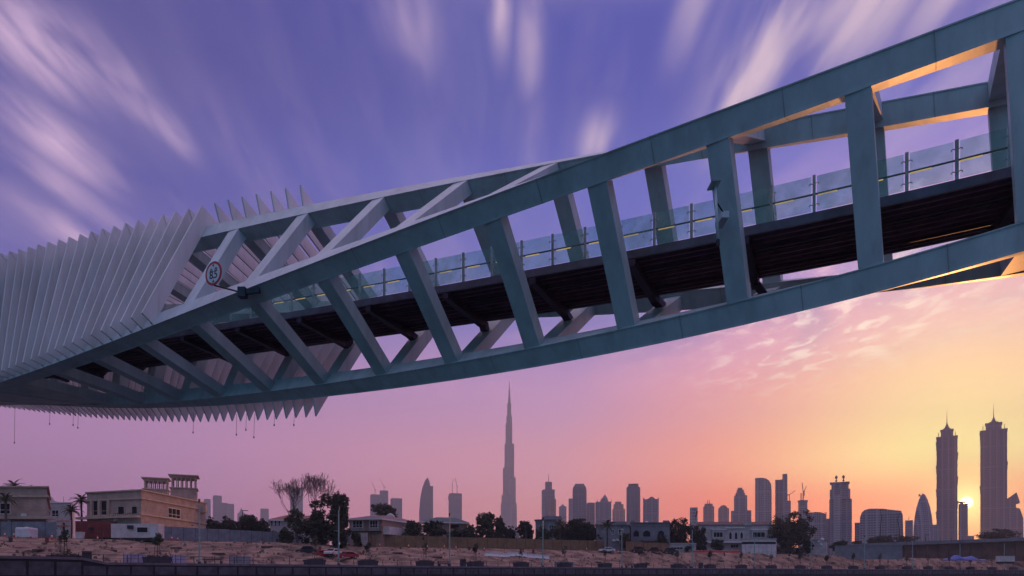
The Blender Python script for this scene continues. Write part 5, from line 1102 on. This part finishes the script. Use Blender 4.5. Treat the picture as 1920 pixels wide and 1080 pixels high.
# pale site screens behind the quay, timber stacks and drums on the sand
for i, (p0, p1, lb) in enumerate([(231, 272, 'pale lavender site screen left of the second quay planter'), (319, 348, 'short pale lavender site screen right of the second quay planter'), (430, 470, 'pale site screen low on the sand below the long grey hoarding'), (1040, 1075, 'pale site screen on the sand before the tan hoarding')]):
    o = thing('site_screen', lb, 'screen', (*XY(p0, Zw(p0) + 8), EZ + PROM)); a, b = Vector(XY(p0, Zw(p0) + 8)), Vector(XY(p1, Zw(p1) + 8)); off = Matrix.Translation(-Vector(o.location)); n = 3
    for k in range(n):
        u, v = a.lerp(b, k / n + .01), a.lerp(b, (k + 1) / n - .01); x = on_wall(tuple(u), tuple(v), EZ + PROM + .15, EZ + PROM + 1.35, 0, .05).build('panel', 'hoard_grey' if i > 1 else 'screen_pale', o); x.matrix_parent_inverse = off
        x = on_wall(tuple(u - (v - u) * .02), tuple(u + (v - u) * .03), EZ + PROM, EZ + PROM + 1.45, -.02, .08).build('post', 'dark_steel', o); x.matrix_parent_inverse = off
rnd = random.Random(31)
for i, (px, t_) in enumerate([(70, 26), (205, 30), (330, 36), (410, 24), (500, 34), (745, 28), (820, 22), (1120, 15), (1210, 14), (1350, 17), (1560, 16), (1685, 14)]):
    Z = Zw(px) + t_; x, y = XY(px, Z); o = thing('timber_stack', 'small stack of dark timber on the sand, %s from the left' % ORD[i], 'timber', (x, y, gz(px, Z) - .05), rnd.uniform(-.6, .6), 'timber stacks on the sand')
    for lv in range(2):
        for k in range(4 - lv): MB().box(-1.1 + rnd.uniform(-.15, .15), 1.1 + rnd.uniform(-.15, .15), -.5 + k * .28 + lv * .14, -.26 + k * .28 + lv * .14, lv * .2, lv * .2 + .19).build('plank', 'bark', o)
for i, (px, t_) in enumerate([(20, 40), (88, 42), (440, 44), (520, 46), (600, 30), (690, 38), (880, 33), (1000, 28), (1380, 20), (1480, 22)]):
    Z = Zw(px) + t_; x, y = XY(px, Z); o = thing('oil_drum', 'dark drum standing on the sand, %s from the left' % ORD[i], 'drum', (x, y, gz(px, Z) - .03), 0, 'drums on the sand')
    MB().lathe((0, 0, 0), [(.30, 0), (.31, .03), (.30, .06), (.30, .30), (.315, .32), (.30, .34), (.30, .60), (.315, .62), (.30, .64), (.30, .88), (.31, .90), (.27, .91)], 12).build('drum_body', ('planter', 'container_red', 'hoard_grey')[i % 3], o, smooth=True); MB().lathe((.12, 0, .90), [(.05, 0), (.05, .03)], 6).build('bung', 'dark_steel', o)
# person in white on the sand
def person(label, px, Z):
    zb = gz(px, Z); x, y = XY(px, Z); o = tag(link('person', None, None, (x, y, zb)), label, 'person')
    V_ = {'pel': (0, 0, .95), 'ch': (.0, .02, 1.32), 'nk': (0, .02, 1.50), 'hd': (0, .0, 1.60), 'ht': (0, 0, 1.74), 'ls': (-.19, .02, 1.42), 'le': (-.26, .04, 1.14), 'lh': (-.24, -.06, .88), 'rs': (.19, .02, 1.42), 're': (.26, .04, 1.14), 'rh': (.24, -.06, .88), 'lhip': (-.09, 0, .90), 'lk': (-.10, -.03, .50), 'la': (-.10, .03, .08), 'lt': (-.11, -.14, .03), 'rhip': (.09, 0, .90), 'rk': (.10, .02, .50), 'ra': (.11, .06, .08), 'rt': (.12, -.10, .03)}
    Rr = dict(pel=.15, ch=.17, nk=.06, hd=.09, ht=.08, ls=.07, le=.05, lh=.04, rs=.07, re=.05, rh=.04, lhip=.10, lk=.07, la=.05, lt=.045, rhip=.10, rk=.07, ra=.05, rt=.045)
    E_ = [('pel', 'ch'), ('ch', 'nk'), ('nk', 'hd'), ('hd', 'ht'), ('ch', 'ls'), ('ls', 'le'), ('le', 'lh'), ('ch', 'rs'), ('rs', 're'), ('re', 'rh'), ('pel', 'lhip'), ('lhip', 'lk'), ('lk', 'la'), ('la', 'lt'), ('pel', 'rhip'), ('rhip', 'rk'), ('rk', 'ra'), ('ra', 'rt')]
    ks = list(V_); me = bpy.data.meshes.new('body'); me.from_pydata([V_[k] for k in ks], [(ks.index(a), ks.index(b)) for a, b in E_], []); me.materials.append(MATS['white_wall'])
    b = link('body', me, o); sk = b.modifiers.new('skin', 'SKIN'); b.modifiers.new('sub', 'SUBSURF').render_levels = 1
    for i, k in enumerate(ks): me.skin_vertices[0].data[i].radius = (Rr[k], Rr[k]); me.skin_vertices[0].data[i].use_root = (k == 'pel')
    MB().lathe((0, .01, 1.60), [(.085, 0), (.105, .08), (.10, .16), (.05, .21), (.01, .22)], 10).build('hair', 'rubber', o, smooth=True)
person('person in white clothes standing on the sand left of the lamp post', 1637, 247)

# stones and rubble strewn over the sand
rnd = random.Random(99); mb = MB()
for _ in range(1100):
    px = rnd.uniform(-20, 1940); t_ = rnd.uniform(11, Tend(px) + 4); Z = Zw(px) + t_; x, y = XY(px, Z); z = gz(px, Z); s = rnd.choice((.08, .12, .16, .22, .32)) * rnd.uniform(.7, 1.5); a = rnd.uniform(0, 3)
    mb.prism(ngon(x, y, s, 5, a), z - .15, z + s * rnd.uniform(.5, 1.1) + .12, ngon(x + rnd.uniform(-.05, .05), y, s * .55, 5, a + .2))
mat('rubble', (0.19, 0.14, 0.12), 0.95, 0, 0.35, 0.25); tag(mb.build('rubble', 'rubble', recalc=False), 'loose stones strewn over the sandy slope', 'rubble', kind='stuff')
link_rnd = random.Random(5)
sb = leaf_mesh(link_rnd, [((*XY(px, Zw(px) + t_), gz(px, Zw(px) + t_) + .15), (w, w, .35)) for px, t_, w in [(link_rnd.uniform(0, 1920), link_rnd.uniform(12, 40), link_rnd.uniform(.5, 1.5)) for _ in range(34)]], 2600, .13, 'leaf_olive', 'scrub'); tag(link('scrub', sb), 'low scrub growing in patches on the sandy slope', 'scrub', kind='stuff')

# ------------------------------------------------------------------ haze: the dusty air over the city
hm = bpy.data.materials.new('haze_air'); hm.use_nodes = True; hn = hm.node_tree; hn.nodes.clear()
pv = hn.nodes.new('ShaderNodeVolumePrincipled'); pv.inputs['Color'].default_value = (0.84, 0.90, 1.0, 1); pv.inputs['Density'].default_value = 0.00026; pv.inputs['Anisotropy'].default_value = 0.22
ho = hn.nodes.new('ShaderNodeOutputMaterial'); hn.links.new(pv.outputs[0], ho.inputs['Volume']); MATS['haze_air'] = hm
hz = MB().box(-3900, 3900, -700, 3700, -2.0, 880.0).build('haze', 'haze_air'); tag(hz, 'thin dusty evening haze over the city', 'haze', kind='stuff')
